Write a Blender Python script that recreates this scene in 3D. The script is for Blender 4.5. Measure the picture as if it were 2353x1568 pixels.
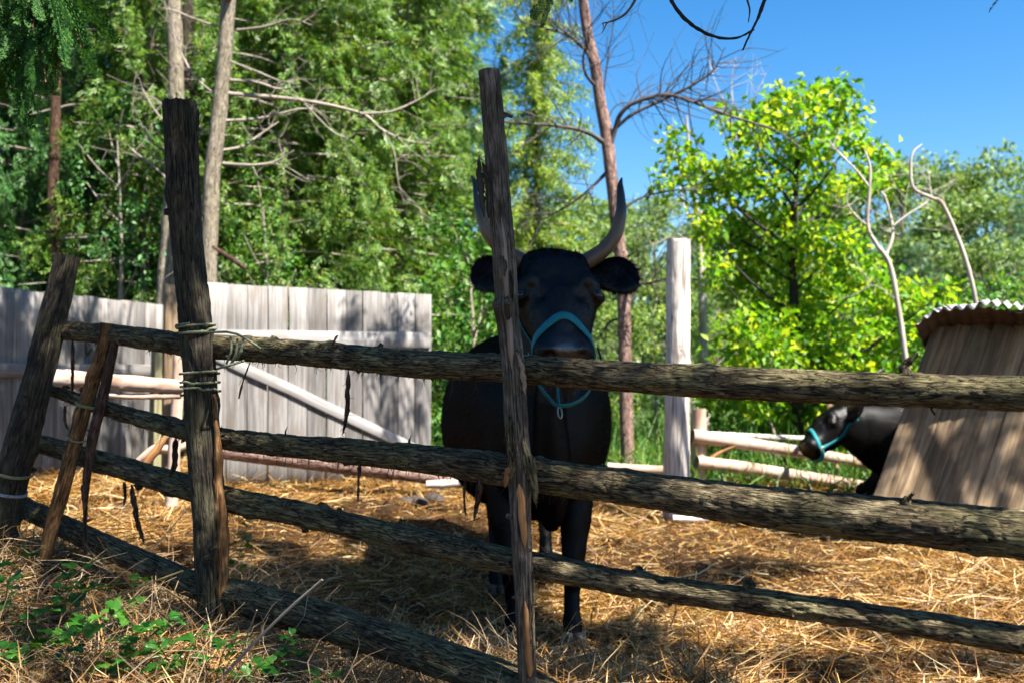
import bpy, bmesh, math, random
import numpy as np
from mathutils import Vector, Matrix
from mathutils.bvhtree import BVHTree

for _o in list(bpy.data.objects):
    bpy.data.objects.remove(_o)
scene = bpy.context.scene
COL = scene.collection
random.seed(7)
RNG = np.random.default_rng(7)

# ------------------------------------------------------------------ camera, sky, sun, exposure
CAM_H = 1.30
LENS = 35.0
PITCH = math.atan((850 - 784) / 2286.67)
cam_data = bpy.data.cameras.new('camera')
cam = bpy.data.objects.new('camera', cam_data)
COL.objects.link(cam)
cam.location = (0, 0, CAM_H)
cam.rotation_euler = (math.pi / 2 + PITCH, 0, 0)
cam_data.lens = LENS
cam_data.sensor_width = 36.0
cam_data.clip_start = 0.05
cam_data.clip_end = 1000
cam_data.dof.use_dof = True
cam_data.dof.focus_distance = 2.95
cam_data.dof.aperture_fstop = 3.4
scene.camera = cam

SUN_AZ = math.radians(130)      # measured from +Y towards +X: right of and a little behind the camera
SUN_EL = math.radians(56)
SUN_DIR = Vector((math.sin(SUN_AZ) * math.cos(SUN_EL), math.cos(SUN_AZ) * math.cos(SUN_EL), math.sin(SUN_EL)))
world = bpy.data.worlds.new('World')
scene.world = world
world.use_nodes = True
wnt = world.node_tree
wnt.nodes.clear()
w_sky = wnt.nodes.new('ShaderNodeTexSky')
w_sky.sky_type = 'NISHITA'
w_sky.sun_disc = False
w_sky.sun_elevation = SUN_EL
w_sky.sun_rotation = SUN_AZ
w_sky.altitude = 300
w_sky.air_density = 1.0
w_sky.dust_density = 0.7
w_sky.ozone_density = 2.0
w_hsv = wnt.nodes.new('ShaderNodeHueSaturation')
w_hsv.inputs['Saturation'].default_value = 1.42
w_hsv.inputs['Value'].default_value = 1.0
w_bg = wnt.nodes.new('ShaderNodeBackground')
w_bg.inputs['Strength'].default_value = 0.052
w_out = wnt.nodes.new('ShaderNodeOutputWorld')
wnt.links.new(w_sky.outputs[0], w_hsv.inputs['Color'])
wnt.links.new(w_hsv.outputs[0], w_bg.inputs['Color'])
wnt.links.new(w_bg.outputs[0], w_out.inputs['Surface'])

sun_data = bpy.data.lights.new('sun', 'SUN')
sun_data.energy = 5.0
sun_data.angle = math.radians(0.53)
sun_data.color = (1.0, 0.95, 0.86)
sun = bpy.data.objects.new('sun', sun_data)
COL.objects.link(sun)
sun.location = (6, -6, 10)
sun.rotation_euler = (-SUN_DIR).to_track_quat('-Z', 'Y').to_euler()

scene.view_settings.view_transform = 'Standard'
scene.view_settings.look = 'None'
scene.view_settings.exposure = 2.12
scene.view_settings.gamma = 1.0
scene.view_settings.use_curve_mapping = False
scene.render.engine = 'CYCLES'
scene.cycles.use_denoising = True
scene.cycles.max_bounces = 4
scene.cycles.diffuse_bounces = 2
scene.cycles.glossy_bounces = 1
scene.cycles.transmission_bounces = 2
scene.cycles.use_adaptive_sampling = True
scene.cycles.adaptive_threshold = 0.02
scene.cycles.sample_clamp_indirect = 8

# ------------------------------------------------------------------ helpers
FPX = 2286.67
CP, SP = math.cos(PITCH), math.sin(PITCH)


def ray(x, y):
    """direction of a spot of the 2352 x 1568 photograph, scaled so that its world Y is 1"""
    cx, cy = (x - 1176) / FPX, (784 - y) / FPX
    v = Vector((cx, CP - SP * cy, SP + CP * cy))
    return v / v.y


def at(x, y, d):
    return Vector((0, 0, CAM_H)) + ray(x, y) * d


def hash3(ix, iy, iz, seed):
    h = (ix.astype(np.int64) * 374761393 + iy.astype(np.int64) * 668265263 + iz.astype(np.int64) * 2147483647 + seed * 974634) & 0xFFFFFFFF
    h = ((h ^ (h >> 13)) * 1274126177) & 0xFFFFFFFF
    h = ((h ^ (h >> 16)) * 2246822519) & 0xFFFFFFFF
    return ((h ^ (h >> 15)) & 0xFFFFFF) / float(0xFFFFFF)


def vnoise(p, seed=0):
    """value noise in -1..1 for points (N,3)"""
    p = np.asarray(p, float)
    i = np.floor(p).astype(np.int64)
    f = p - i
    f = f * f * (3 - 2 * f)
    r = 0
    for dx in (0, 1):
        wx = f[..., 0] if dx else 1 - f[..., 0]
        for dy in (0, 1):
            wy = f[..., 1] if dy else 1 - f[..., 1]
            for dz in (0, 1):
                wz = f[..., 2] if dz else 1 - f[..., 2]
                r = r + wx * wy * wz * hash3(i[..., 0] + dx, i[..., 1] + dy, i[..., 2] + dz, seed)
    return r * 2 - 1


def fbm(p, seed=0, oct=3):
    p = np.asarray(p, float)
    r, a = 0, 1.0
    for k in range(oct):
        r = r + a * vnoise(p * (2 ** k), seed + 17 * k)
        a *= 0.5
    return r / 1.75


def mk(name, V, F, material, parent=None, lc=None, smooth=False, fmat=None, attrs=None):
    """one mesh object from a vertex array and a list of face arrays (n,k)"""
    V = np.asarray(V, np.float32).reshape(-1, 3)
    me = bpy.data.meshes.new(name)
    F = [np.asarray(f, np.int32) for f in F if len(f)]
    nl = sum(f.size for f in F)
    nf = sum(len(f) for f in F)
    me.vertices.add(len(V))
    me.vertices.foreach_set('co', V.ravel())
    me.loops.add(nl)
    me.loops.foreach_set('vertex_index', np.concatenate([f.ravel() for f in F]))
    me.polygons.add(nf)
    starts, s = [], 0
    for f in F:
        starts.append(s + np.arange(len(f), dtype=np.int32) * f.shape[1])
        s += f.size
    me.polygons.foreach_set('loop_start', np.concatenate(starts))
    mats = material if isinstance(material, (list, tuple)) else [material]
    for m in mats:
        me.materials.append(m)
    if fmat is not None:
        me.polygons.foreach_set('material_index', np.asarray(fmat, np.int32))
    if smooth:
        me.polygons.foreach_set('use_smooth', np.ones(nf, bool))
    me.update(calc_edges=True)
    if lc is not None:
        a = me.attributes.new('lc', 'FLOAT_VECTOR', 'POINT')
        a.data.foreach_set('vector', np.asarray(lc, np.float32).ravel())
    for k, v in (attrs or {}).items():
        a = me.attributes.new(k, 'FLOAT', 'POINT')
        a.data.foreach_set('value', np.asarray(v, np.float32).ravel())
    o = bpy.data.objects.new(name, me)
    COL.objects.link(o)
    if parent is not None:
        o.parent = parent
    return o


def tag(o, label, cat, group=None, kind=None):
    if label:
        o['label'] = label
    if cat:
        o['category'] = cat
    if group:
        o['group'] = group
    if kind:
        o['kind'] = kind
    return o


def thing(name, label, cat, loc=(0, 0, 0), rotz=0.0, group=None):
    o = bpy.data.objects.new(name, None)
    o.empty_display_size = 0.1
    COL.objects.link(o)
    o.location = loc
    o.rotation_euler = (0, 0, rotz)
    return tag(o, label, cat, group)


def copy_tree(o, parent=None):
    c = o.copy()
    COL.objects.link(c)
    c.parent = parent
    for ch in o.children:
        copy_tree(ch, c)
    return c


class Bag:
    """collects vertex and face arrays for one mesh"""
    def __init__(self):
        self.V, self.F, self.L, self.M, self.n = [], {}, [], {}, 0

    def add(self, V, F, lc=None, m=0):
        V = np.asarray(V, float).reshape(-1, 3)
        for f in F:
            f = np.asarray(f, np.int64)
            if len(f):
                self.F.setdefault(f.shape[1], []).append(f + self.n)
                self.M.setdefault(f.shape[1], []).append(np.full(len(f), m))
        self.V.append(V)
        self.L.append(np.asarray(lc, float) if lc is not None else V.copy())
        self.n += len(V)

    def build(self, name, material, parent=None, smooth=False, attrs=None):
        ks = sorted(self.F)
        F = [np.concatenate(self.F[k]) for k in ks]
        fm = np.concatenate([np.concatenate(self.M[k]) for k in ks])
        o = mk(name, np.concatenate(self.V), F, material, parent, np.concatenate(self.L), smooth, fm, attrs)
        if name in ('limb', 'crown', 'foliage'):
            o['kind'] = 'stuff'
        return o


def spline(P, n):
    """Catmull-Rom through the rows of P, n samples"""
    P = np.asarray(P, float)
    if len(P) == 2:
        t = np.linspace(0, 1, n)[:, None]
        return P[0] * (1 - t) + P[1] * t
    Q = np.vstack([2 * P[0] - P[1], P, 2 * P[-1] - P[-2]])
    t = np.linspace(0, len(P) - 1 - 1e-9, n)
    i = t.astype(int)
    f = (t - i)[:, None]
    a, b, c, d = Q[i], Q[i + 1], Q[i + 2], Q[i + 3]
    return 0.5 * ((2 * b) + (c - a) * f + (2 * a - 5 * b + 4 * c - d) * f ** 2 + (3 * b - a - 3 * c + d) * f ** 3)


def frames(P, ref=None):
    """tangent, normal, binormal along a path; ref fixes the normal's side"""
    T = np.gradient(P, axis=0)
    T /= np.linalg.norm(T, axis=1)[:, None] + 1e-12
    if ref is not None:
        ref = np.asarray(ref, float)
        Nn = ref - T * (T @ ref)[:, None]
    else:
        Nn = np.zeros_like(T)
        r = np.array([0, -1.0, 0]) if abs(T[0, 1]) < 0.9 else np.array([1.0, 0, 0])
        v = r - T[0] * (T[0] @ r)
        for k in range(len(T)):
            v = v - T[k] * (T[k] @ v)
            v = v / (np.linalg.norm(v) + 1e-12)
            Nn[k] = v
    Nn /= np.linalg.norm(Nn, axis=1)[:, None] + 1e-12
    B = np.cross(T, Nn)
    return T, Nn, B


def tube(bag, pts, rad, n=None, m=8, disp=None, ref=None, cap=True, capm=None, mi=0, jag=0.0, seed=0, flat=1.0):
    """a bent tapering tube; disp(lc) gives radial offsets. lc = straightened coordinates"""
    pts = np.asarray([tuple(p) for p in pts], float)
    rad = np.asarray(rad, float)
    if n is None:
        n = max(2, len(pts) * 3)
    P = spline(pts, n)
    R = np.interp(np.linspace(0, 1, n), np.linspace(0, 1, len(rad)), rad)
    T, Nn, B = frames(P, ref)
    u = np.concatenate([[0], np.cumsum(np.linalg.norm(np.diff(P, axis=0), axis=1))])
    th = np.linspace(0, 2 * math.pi, m, endpoint=False)
    c, s = np.cos(th), np.sin(th)
    lc = np.stack([np.repeat(u[:, None], m, 1) + seed * 3.7, R[:, None] * c, R[:, None] * s], -1)
    rr = np.repeat(R[:, None], m, 1)
    if disp is not None:
        rr = rr + disp(lc, th, u)
    off = rr[..., None] * (c[None, :, None] * Nn[:, None, :] + flat * s[None, :, None] * B[:, None, :])
    V = P[:, None, :] + off
    if jag:
        V[0] += T[0] * (RNG.random(m)[:, None] * jag)
        V[-1] += T[-1] * (RNG.random(m)[:, None] * jag)
    V = V.reshape(-1, 3)
    lcf = lc.reshape(-1, 3)
    i, j = np.meshgrid(np.arange(n - 1), np.arange(m), indexing='ij')
    j2 = (j + 1) % m
    quads = np.stack([i * m + j, i * m + j2, (i + 1) * m + j2, (i + 1) * m + j], -1).reshape(-1, 4)
    bag.add(V, [quads], lcf, mi)
    if cap:
        cm = mi if capm is None else capm
        for end in (0, -1):
            ring = V[:m] if end == 0 else V[-m:]
            lr = lcf[:m] if end == 0 else lcf[-m:]
            cc = ring.mean(0)
            k = np.arange(m)
            tri = np.stack([k, (k + 1) % m, np.full(m, m)], -1)
            if end == 0:
                tri = tri[:, ::-1]
            lcap = np.vstack([lr, lr.mean(0)])
            bag.add(np.vstack([ring, cc]), [tri], lcap, cm)
    return P, T, Nn, B, R


def stamp(bag, TV, TF, R, S, P, m=0):
    """N copies of a small template, each turned by R (N,3,3), sized by S and set at P"""
    N = len(P)
    S = np.asarray(S, float).reshape(N, -1)
    V = np.einsum('nij,vj->nvi', R, TV) * (S[:, None, :] if S.shape[1] == 3 else S[:, :, None]) + P[:, None, :]
    nv = len(TV)
    F = [(np.asarray(f)[None] + (np.arange(N) * nv)[:, None, None]).reshape(-1, np.asarray(f).shape[1]) for f in TF]
    bag.add(V.reshape(-1, 3), F, None, m)


def turn(D, roll, up=(0, 0, 1)):
    """rotations whose X axis is D, with a roll about it"""
    D = D / (np.linalg.norm(D, axis=1)[:, None] + 1e-9)
    up = np.broadcast_to(np.asarray(up, float), D.shape)
    Y = np.cross(up, D)
    bad = np.linalg.norm(Y, axis=1) < 1e-3
    Y[bad] = (0, 1, 0)
    Y /= np.linalg.norm(Y, axis=1)[:, None]
    Z = np.cross(D, Y)
    c, s = np.cos(roll)[:, None], np.sin(roll)[:, None]
    return np.stack([D, Y * c + Z * s, Z * c - Y * s], -1)


def dirs(n):
    v = RNG.normal(size=(n, 3))
    return v / np.linalg.norm(v, axis=1)[:, None]


def box_arrays(x0, x1, y0, y1, z0, z1, jit=0.0):
    v = np.array([(x, y, z) for z in (z0, z1) for y in (y0, y1) for x in (x0, x1)], float)
    if jit:
        v += RNG.normal(size=v.shape) * jit
    f = np.array([(0, 2, 3, 1), (4, 5, 7, 6), (0, 1, 5, 4), (2, 6, 7, 3), (0, 4, 6, 2), (1, 3, 7, 5)])
    return v, f


# ------------------------------------------------------------------ materials
def new_mat(name):
    m = bpy.data.materials.new(name)
    m.use_nodes = True
    nt = m.node_tree
    nt.nodes.clear()
    out = nt.nodes.new('ShaderNodeOutputMaterial')
    return m, nt, out


def nd(nt, typ, **kw):
    n = nt.nodes.new(typ)
    for k, v in kw.items():
        if k.startswith('i_'):
            n.inputs[k[2:].replace('_', ' ')].default_value = v
        else:
            setattr(n, k, v)
    return n


KA = 0.74    # overall albedo trim


def trim(c, k=None):
    return tuple(x * (KA if k is None else k) for x in c)


def ramp(nt, src, stops, interp='LINEAR'):
    r = nt.nodes.new('ShaderNodeValToRGB')
    r.color_ramp.interpolation = interp
    el = r.color_ramp.elements
    while len(el) < len(stops):
        el.new(0.5)
    for e, (p, c) in zip(el, stops):
        e.position = p
        e.color = (*c, 1) if len(c) == 3 else c
    nt.links.new(src, r.inputs[0])
    return r.outputs[0]


def mixc(nt, fac, a, b, mode='MIX'):
    n = nt.nodes.new('ShaderNodeMix')
    n.data_type = 'RGBA'
    n.blend_type = mode
    for k, v in ((0, fac), (6, a), (7, b)):
        if hasattr(v, 'links'):
            nt.links.new(v, n.inputs[k])
        else:
            n.inputs[k].default_value = v if k == 0 else ((*v, 1) if len(v) == 3 else v)
    return n.outputs[2]


def maths(nt, op, a, b=None, clamp=False):
    n = nt.nodes.new('ShaderNodeMath')
    n.operation = op
    n.use_clamp = clamp
    for k, v in ((0, a), (1, b)):
        if v is None:
            continue
        if hasattr(v, 'links'):
            nt.links.new(v, n.inputs[k])
        else:
            n.inputs[k].default_value = v
    return n.outputs[0]


def mapped(nt, scale, attr='lc', src=None):
    if src is None:
        a = nt.nodes.new('ShaderNodeAttribute')
        a.attribute_name = attr
        src = a.outputs['Vector']
    mp = nt.nodes.new('ShaderNodeMapping')
    mp.inputs['Scale'].default_value = scale
    nt.links.new(src, mp.inputs['Vector'])
    return mp.outputs[0]


def noise(nt, vec, scale, detail=3, rough=0.55, dist=0.0):
    n = nd(nt, 'ShaderNodeTexNoise')
    n.inputs['Scale'].default_value = scale
    n.inputs['Detail'].default_value = detail
    n.inputs['Roughness'].default_value = rough
    n.inputs['Distortion'].default_value = dist
    nt.links.new(vec, n.inputs['Vector'])
    return n.outputs['Fac']


def principled(nt, out, base, rough=0.8, spec=0.3, bump=None, bstr=0.5, bdist=0.01, **kw):
    b = nt.nodes.new('ShaderNodeBsdfPrincipled')
    for k, v in (('Base Color', base), ('Roughness', rough), ('Specular IOR Level', spec)):
        if hasattr(v, 'links'):
            nt.links.new(v, b.inputs[k])
        elif k == 'Base Color':
            b.inputs[k].default_value = (*v, 1)
        else:
            b.inputs[k].default_value = v
    for k, v in kw.items():
        b.inputs[k.replace('_', ' ')].default_value = v
    if bump is not None:
        bp = nt.nodes.new('ShaderNodeBump')
        bp.inputs['Strength'].default_value = bstr
        bp.inputs['Distance'].default_value = bdist
        nt.links.new(bump, bp.inputs['Height'])
        nt.links.new(bp.outputs[0], b.inputs['Normal'])
    if out is not None:
        nt.links.new(b.outputs[0], out.inputs['Surface'])
    return b


def bark_mat(name, dark, mid, light, moss=None, moss_amt=0.5, crack=(9, 60, 60), bump=0.9, bdist=0.008):
    """furrowed bark: short dark cracks along the log, flaky plates, patchy lichen"""
    m, nt, out = new_mat(name)
    dark, mid, light = trim(dark), trim(mid), trim(light)
    moss = trim(moss) if moss is not None else None
    v = mapped(nt, (1, 1, 1))
    n1 = noise(nt, mapped(nt, crack), 1.0, 2, 0.5, 0.9)
    n2 = noise(nt, mapped(nt, tuple(2.3 * c for c in crack)), 1.0, 2, 0.5, 0.7)
    c1 = maths(nt, 'ABSOLUTE', maths(nt, 'SUBTRACT', n1, 0.5))
    c2 = maths(nt, 'ABSOLUTE', maths(nt, 'SUBTRACT', n2, 0.5))
    e1 = ramp(nt, c1, [(0.004, (0, 0, 0)), (0.04, (1, 1, 1))])
    e2 = ramp(nt, c2, [(0.002, (0.3, 0.3, 0.3)), (0.05, (1, 1, 1))])
    edge = maths(nt, 'MULTIPLY', e1, e2)
    fine = noise(nt, mapped(nt, (30, 150, 150)), 1.0, 4, 0.7)
    plate = noise(nt, mapped(nt, (16, 34, 34)), 1.0, 2, 0.6, 0.6)
    big = noise(nt, v, 7.0, 3, 0.6)
    tone = maths(nt, 'ADD', maths(nt, 'MULTIPLY', fine, 0.5), maths(nt, 'MULTIPLY', plate, 0.5))
    col = ramp(nt, tone, [(0.34, dark), (0.5, mid), (0.64, light)])
    if moss is not None:
        mf = ramp(nt, big, [(0.42, (0, 0, 0)), (0.62, (1, 1, 1))])
        mm = maths(nt, 'MULTIPLY', mf, moss_amt)
        col = mixc(nt, maths(nt, 'MULTIPLY', mm, maths(nt, 'ADD', plate, 0.3, True)), col, moss)
    col = mixc(nt, edge, tuple(x * 0.4 for x in dark), col)
    h = maths(nt, 'ADD', maths(nt, 'MULTIPLY', edge, 0.6), maths(nt, 'ADD', maths(nt, 'MULTIPLY', fine, 0.45), maths(nt, 'MULTIPLY', plate, 0.9)))
    principled(nt, out, col, 0.9, 0.15, h, bump, bdist)
    return m


def wood_mat(name, a, b, c, grain=(2.5, 60, 60), spots=None, rough=0.75, obj_var=0.0, bump=0.35):
    """peeled or sawn wood with streaks along its length"""
    m, nt, out = new_mat(name)
    a, b, c = trim(a), trim(b), trim(c)
    spots = trim(spots) if spots is not None else None
    v = mapped(nt, grain)
    fine = noise(nt, v, 1.0, 5, 0.65, 0.4)
    big = noise(nt, mapped(nt, (3, 9, 9)), 1.0, 3, 0.6)
    col = ramp(nt, fine, [(0.28, a), (0.5, b), (0.72, c)])
    if spots is not None:
        sf = ramp(nt, big, [(0.5, (0, 0, 0)), (0.68, (1, 1, 1))])
        col = mixc(nt, maths(nt, 'MULTIPLY', sf, 0.75), col, spots)
    if obj_var:
        oi = nt.nodes.new('ShaderNodeObjectInfo')
        hs = nt.nodes.new('ShaderNodeHueSaturation')
        mr = nd(nt, 'ShaderNodeMapRange')
        mr.inputs['To Min'].default_value = 1 - obj_var
        mr.inputs['To Max'].default_value = 1 + obj_var
        nt.links.new(oi.outputs['Random'], mr.inputs['Value'])
        nt.links.new(mr.outputs[0], hs.inputs['Value'])
        nt.links.new(col, hs.inputs['Color'])
        col = hs.outputs[0]
    principled(nt, out, col, rough, 0.25, fine, bump, 0.004)
    return m


def leaf_mat(name, stops, trans=0.35, rough=0.45, per_object=False, spec=0.35):
    m, nt, out = new_mat(name)
    if per_object:
        r = nt.nodes.new('ShaderNodeObjectInfo').outputs['Random']
    else:
        r = nt.nodes.new('ShaderNodeNewGeometry').outputs['Random Per Island']
    col = ramp(nt, r, [(p, trim(c)) for p, c in stops])
    b = principled(nt, None, col, rough, spec)
    t = nt.nodes.new('ShaderNodeBsdfTranslucent')
    tc = mixc(nt, 1.0, col, (1.25, 1.2, 0.55), 'MULTIPLY')
    nt.links.new(tc, t.inputs['Color'])
    ms = nt.nodes.new('ShaderNodeMixShader')
    ms.inputs[0].default_value = trans
    nt.links.new(b.outputs[0], ms.inputs[1])
    nt.links.new(t.outputs[0], ms.inputs[2])
    nt.links.new(ms.outputs[0], out.inputs['Surface'])
    return m


M = {}
M['rail_bark'] = bark_mat('rail_bark', (0.032, 0.024, 0.014), (0.125, 0.095, 0.054), (0.31, 0.25, 0.15), (0.25, 0.23, 0.10), 0.6, (8, 70, 70), 1.0, 0.009)
M['post_bark'] = bark_mat('post_bark', (0.022, 0.018, 0.014), (0.06, 0.048, 0.036), (0.13, 0.108, 0.08), (0.12, 0.115, 0.055), 0.5, (3.5, 80, 80), 0.8)
M['old_wood'] = bark_mat('old_wood', (0.05, 0.038, 0.028), (0.16, 0.125, 0.095), (0.33, 0.27, 0.215), (0.07, 0.065, 0.035), 0.85, (2.0, 90, 90), 0.6, 0.004)
M['red_bark'] = bark_mat('red_bark', (0.045, 0.025, 0.018), (0.13, 0.07, 0.047), (0.24, 0.14, 0.095), None, 0, (5, 70, 70))
M['pine_bark'] = bark_mat('pine_bark', (0.13, 0.075, 0.06), (0.31, 0.19, 0.155), (0.5, 0.37, 0.31), None, 0, (7, 26, 26), 0.6)
M['grey_bark'] = bark_mat('grey_bark', (0.14, 0.115, 0.085), (0.29, 0.245, 0.185), (0.45, 0.39, 0.30), (0.27, 0.25, 0.14), 0.4, (5, 34, 34), 0.5)
M['pale_bark'] = wood_mat('pale_bark', (0.30, 0.25, 0.21), (0.5, 0.44, 0.38), (0.62, 0.56, 0.5), (5, 30, 30), (0.3, 0.22, 0.17))
M['twig_dark'] = wood_mat('twig_dark', (0.012, 0.010, 0.009), (0.03, 0.024, 0.02), (0.06, 0.05, 0.042), (4, 60, 60), None)
M['twig_grey'] = wood_mat('twig_grey', (0.17, 0.14, 0.11), (0.31, 0.265, 0.215), (0.45, 0.39, 0.33), (4, 40, 40), None)
M['twig_blue'] = wood_mat('twig_blue', (0.03, 0.026, 0.026), (0.075, 0.065, 0.062), (0.16, 0.13, 0.12), (4, 40, 40), None)
M['peeled_orange'] = wood_mat('peeled_orange', (0.14, 0.055, 0.02), (0.36, 0.17, 0.06), (0.52, 0.30, 0.14), (3, 60, 60), (0.06, 0.033, 0.018))
M['stake_wood'] = bark_mat('stake_wood', (0.07, 0.03, 0.012), (0.24, 0.11, 0.04), (0.50, 0.28, 0.12), (0.09, 0.065, 0.03), 0.85, (2.5, 50, 50), 0.6, 0.004)
M['peeled_tan'] = wood_mat('peeled_tan', (0.15, 0.10, 0.065), (0.29, 0.21, 0.145), (0.42, 0.33, 0.24), (3, 60, 60), (0.14, 0.10, 0.07))
M['peeled_pale'] = wood_mat('peeled_pale', (0.33, 0.21, 0.15), (0.52, 0.38, 0.30), (0.64, 0.52, 0.43), (3, 34, 34), (0.30, 0.15, 0.09))
M['peeled_white'] = bark_mat('peeled_white', (0.60, 0.52, 0.46), (0.70, 0.64, 0.59), (0.80, 0.755, 0.71), (0.58, 0.46, 0.37), 0.45, (0.7, 13, 13), 0.3, 0.004)
M['cut_wood'] = wood_mat('cut_wood', (0.05, 0.045, 0.035), (0.13, 0.11, 0.08), (0.22, 0.19, 0.14), (1, 90, 90), None)
M['board_grey'] = wood_mat('board_grey', (0.085, 0.077, 0.071), (0.195, 0.182, 0.173), (0.29, 0.275, 0.265), (2.2, 55, 55), (0.15, 0.125, 0.105), 0.85, 0.3, 0.5)
M['board_white'] = wood_mat('board_white', (0.21, 0.195, 0.185), (0.33, 0.315, 0.305), (0.41, 0.395, 0.385), (2.2, 50, 50), (0.26, 0.225, 0.2), 0.85, 0.08, 0.4)
M['board_brown'] = wood_mat('board_brown', (0.142, 0.090, 0.050), (0.342, 0.236, 0.138), (0.543, 0.414, 0.275), (2.2, 42, 42), (0.177, 0.115, 0.066), 0.85, 0.42, 0.5)
M['board_green'] = wood_mat('board_green', (0.18, 0.16, 0.075), (0.34, 0.31, 0.17), (0.46, 0.43, 0.28), (2.2, 40, 40), None, 0.85, 0.2, 0.4)
M['cedar'] = leaf_mat('cedar', [(0.0, (0.035, 0.108, 0.015)), (0.35, (0.086, 0.199, 0.023)), (0.7, (0.171, 0.319, 0.041)), (0.965, (0.323, 0.433, 0.086)), (1.0, (0.363, 0.228, 0.086))], 0.45)
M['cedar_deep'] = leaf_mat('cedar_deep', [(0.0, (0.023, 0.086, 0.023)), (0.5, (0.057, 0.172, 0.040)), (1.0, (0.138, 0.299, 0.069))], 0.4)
M['cedar_near'] = leaf_mat('cedar_near', [(0.0, (0.012, 0.055, 0.012)), (0.6, (0.03, 0.11, 0.02)), (1.0, (0.09, 0.21, 0.03))], 0.4, 0.65, spec=0.12)
M['broad'] = leaf_mat('broad', [(0.0, (0.034, 0.144, 0.016)), (0.5, (0.075, 0.241, 0.028)), (1.0, (0.184, 0.356, 0.040))], 0.45)
M['cool'] = leaf_mat('cool', [(0.0, (0.025, 0.11, 0.03)), (0.5, (0.06, 0.2, 0.05)), (1.0, (0.15, 0.33, 0.08))], 0.45)
M['lime'] = leaf_mat('lime', [(0.0, (0.09, 0.27, 0.015)), (0.35, (0.18, 0.41, 0.02)), (0.7, (0.34, 0.55, 0.024)), (1.0, (0.58, 0.65, 0.04))], 0.55)
M['larch'] = leaf_mat('larch', [(0.0, (0.150, 0.300, 0.062)), (0.5, (0.288, 0.450, 0.081)), (1.0, (0.525, 0.587, 0.112))], 0.5)
M['far_green'] = leaf_mat('far_green', [(0.0, (0.088, 0.189, 0.047)), (0.5, (0.189, 0.311, 0.081)), (1.0, (0.338, 0.446, 0.121))], 0.4)
M['far_dark'] = leaf_mat('far_dark', [(0.0, (0.044, 0.119, 0.056)), (0.6, (0.088, 0.194, 0.081)), (1.0, (0.163, 0.288, 0.106))], 0.35)
M['weed'] = leaf_mat('weed', [(0.0, (0.017, 0.093, 0.010)), (0.5, (0.038, 0.170, 0.015)), (1.0, (0.093, 0.255, 0.025))], 0.4, 0.4, True)
M['weed_stem'] = wood_mat('weed_stem', (0.20, 0.12, 0.05), (0.28, 0.2, 0.08), (0.2, 0.26, 0.08), (6, 40, 40), None)
M['grass'] = leaf_mat('grass', [(0.0, (0.04, 0.14, 0.02)), (0.5, (0.09, 0.25, 0.035)), (1.0, (0.26, 0.34, 0.07))], 0.4)
M['straw'] = leaf_mat('straw', [(0.0, (0.060, 0.023, 0.007)), (0.35, (0.220, 0.088, 0.016)), (0.6, (0.430, 0.219, 0.053)), (0.82, (0.600, 0.391, 0.139)), (1.0, (0.720, 0.567, 0.312))], 0.25, 0.5)
M['dry'] = leaf_mat('dry', [(0.0, (0.12, 0.07, 0.038)), (0.4, (0.26, 0.165, 0.085)), (0.8, (0.40, 0.29, 0.16)), (1.0, (0.52, 0.43, 0.29))], 0.25, 0.6)

# ------------------------------------------------------------------ ground
GP = np.array([
    (0.1, 4.6, 0.0), (0.6, 5.2, 0.0), (-0.6, 4.6, 0.03), (1.5, 4.0, 0.0), (2.5, 4.5, 0.0), (2.5, 6.0, 0.08), (0, 5.7, 0.02),
    (1.24, 7.5, 0.17), (-1.4, 7.5, 0.42), (-2.15, 7.0, 0.45), (-0.2, 7.8, 0.34), (-3.5, 7.0, 0.47), (-3.0, 9.0, 0.45), (-0.9, 5.9, 0.2),
    (-1.08, 3.42, 0.43), (-1.98, 3.9, 0.60), (-1.4, 4.6, 0.26), (-2.2, 5.2, 0.46), (-1.0, 3.0, 0.42), (-0.5, 2.95, 0.33), (-0.45, 3.6, 0.16),
    (0, 2.75, 0.26), (1, 2.1, 0.2), (0, 0, 0.2), (-2, 2, 0.5), (-1.2, 2.3, 0.42), (2, 8, 0.18), (3.2, 8.8, 0.2), (0.5, 9, 0.25), (0, 12, 0.2),
    (4, 12, 0.3), (-4, 12, 0.5), (4, 3, 0.05), (3.5, 6.8, 0.1), (10, 12, 0.3), (-10, 10, 0.5), (0, 20, 0.2), (12, 25, 0.3), (-12, 22, 0.5), (4, -6, 0.2), (-5, -5, 0.4)])


def gz_arr(X, Y):
    X, Y = np.asarray(X, float), np.asarray(Y, float)
    num = den = 0
    for (a, b, c) in GP:
        w = 1.0 / ((X - a) ** 2 + (Y - b) ** 2 + 0.04) ** 1.7
        num = num + w * c
        den = den + w
    z = num / den
    p = np.stack([X, Y, np.zeros_like(X)], -1)
    near = np.clip((14 - Y) / 6, 0, 1)
    return z + near * (0.022 * vnoise(p * 2.3, 3) + 0.018 * vnoise(p * 6.1, 4) + 0.008 * vnoise(p * 17, 5))


def gz(x, y):
    return float(gz_arr(np.array([x]), np.array([y]))[0])


def ground_at(x, y):
    """where the sight line through a spot of the photograph meets the ground"""
    r = ray(x, y)
    t = np.linspace(1.2, 30, 3000)
    X, Y, Z = r.x * t, r.y * t, CAM_H + r.z * t
    k = np.argmax(Z < gz_arr(X, Y))
    return Vector((X[k], Y[k], gz(X[k], Y[k])))


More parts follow.
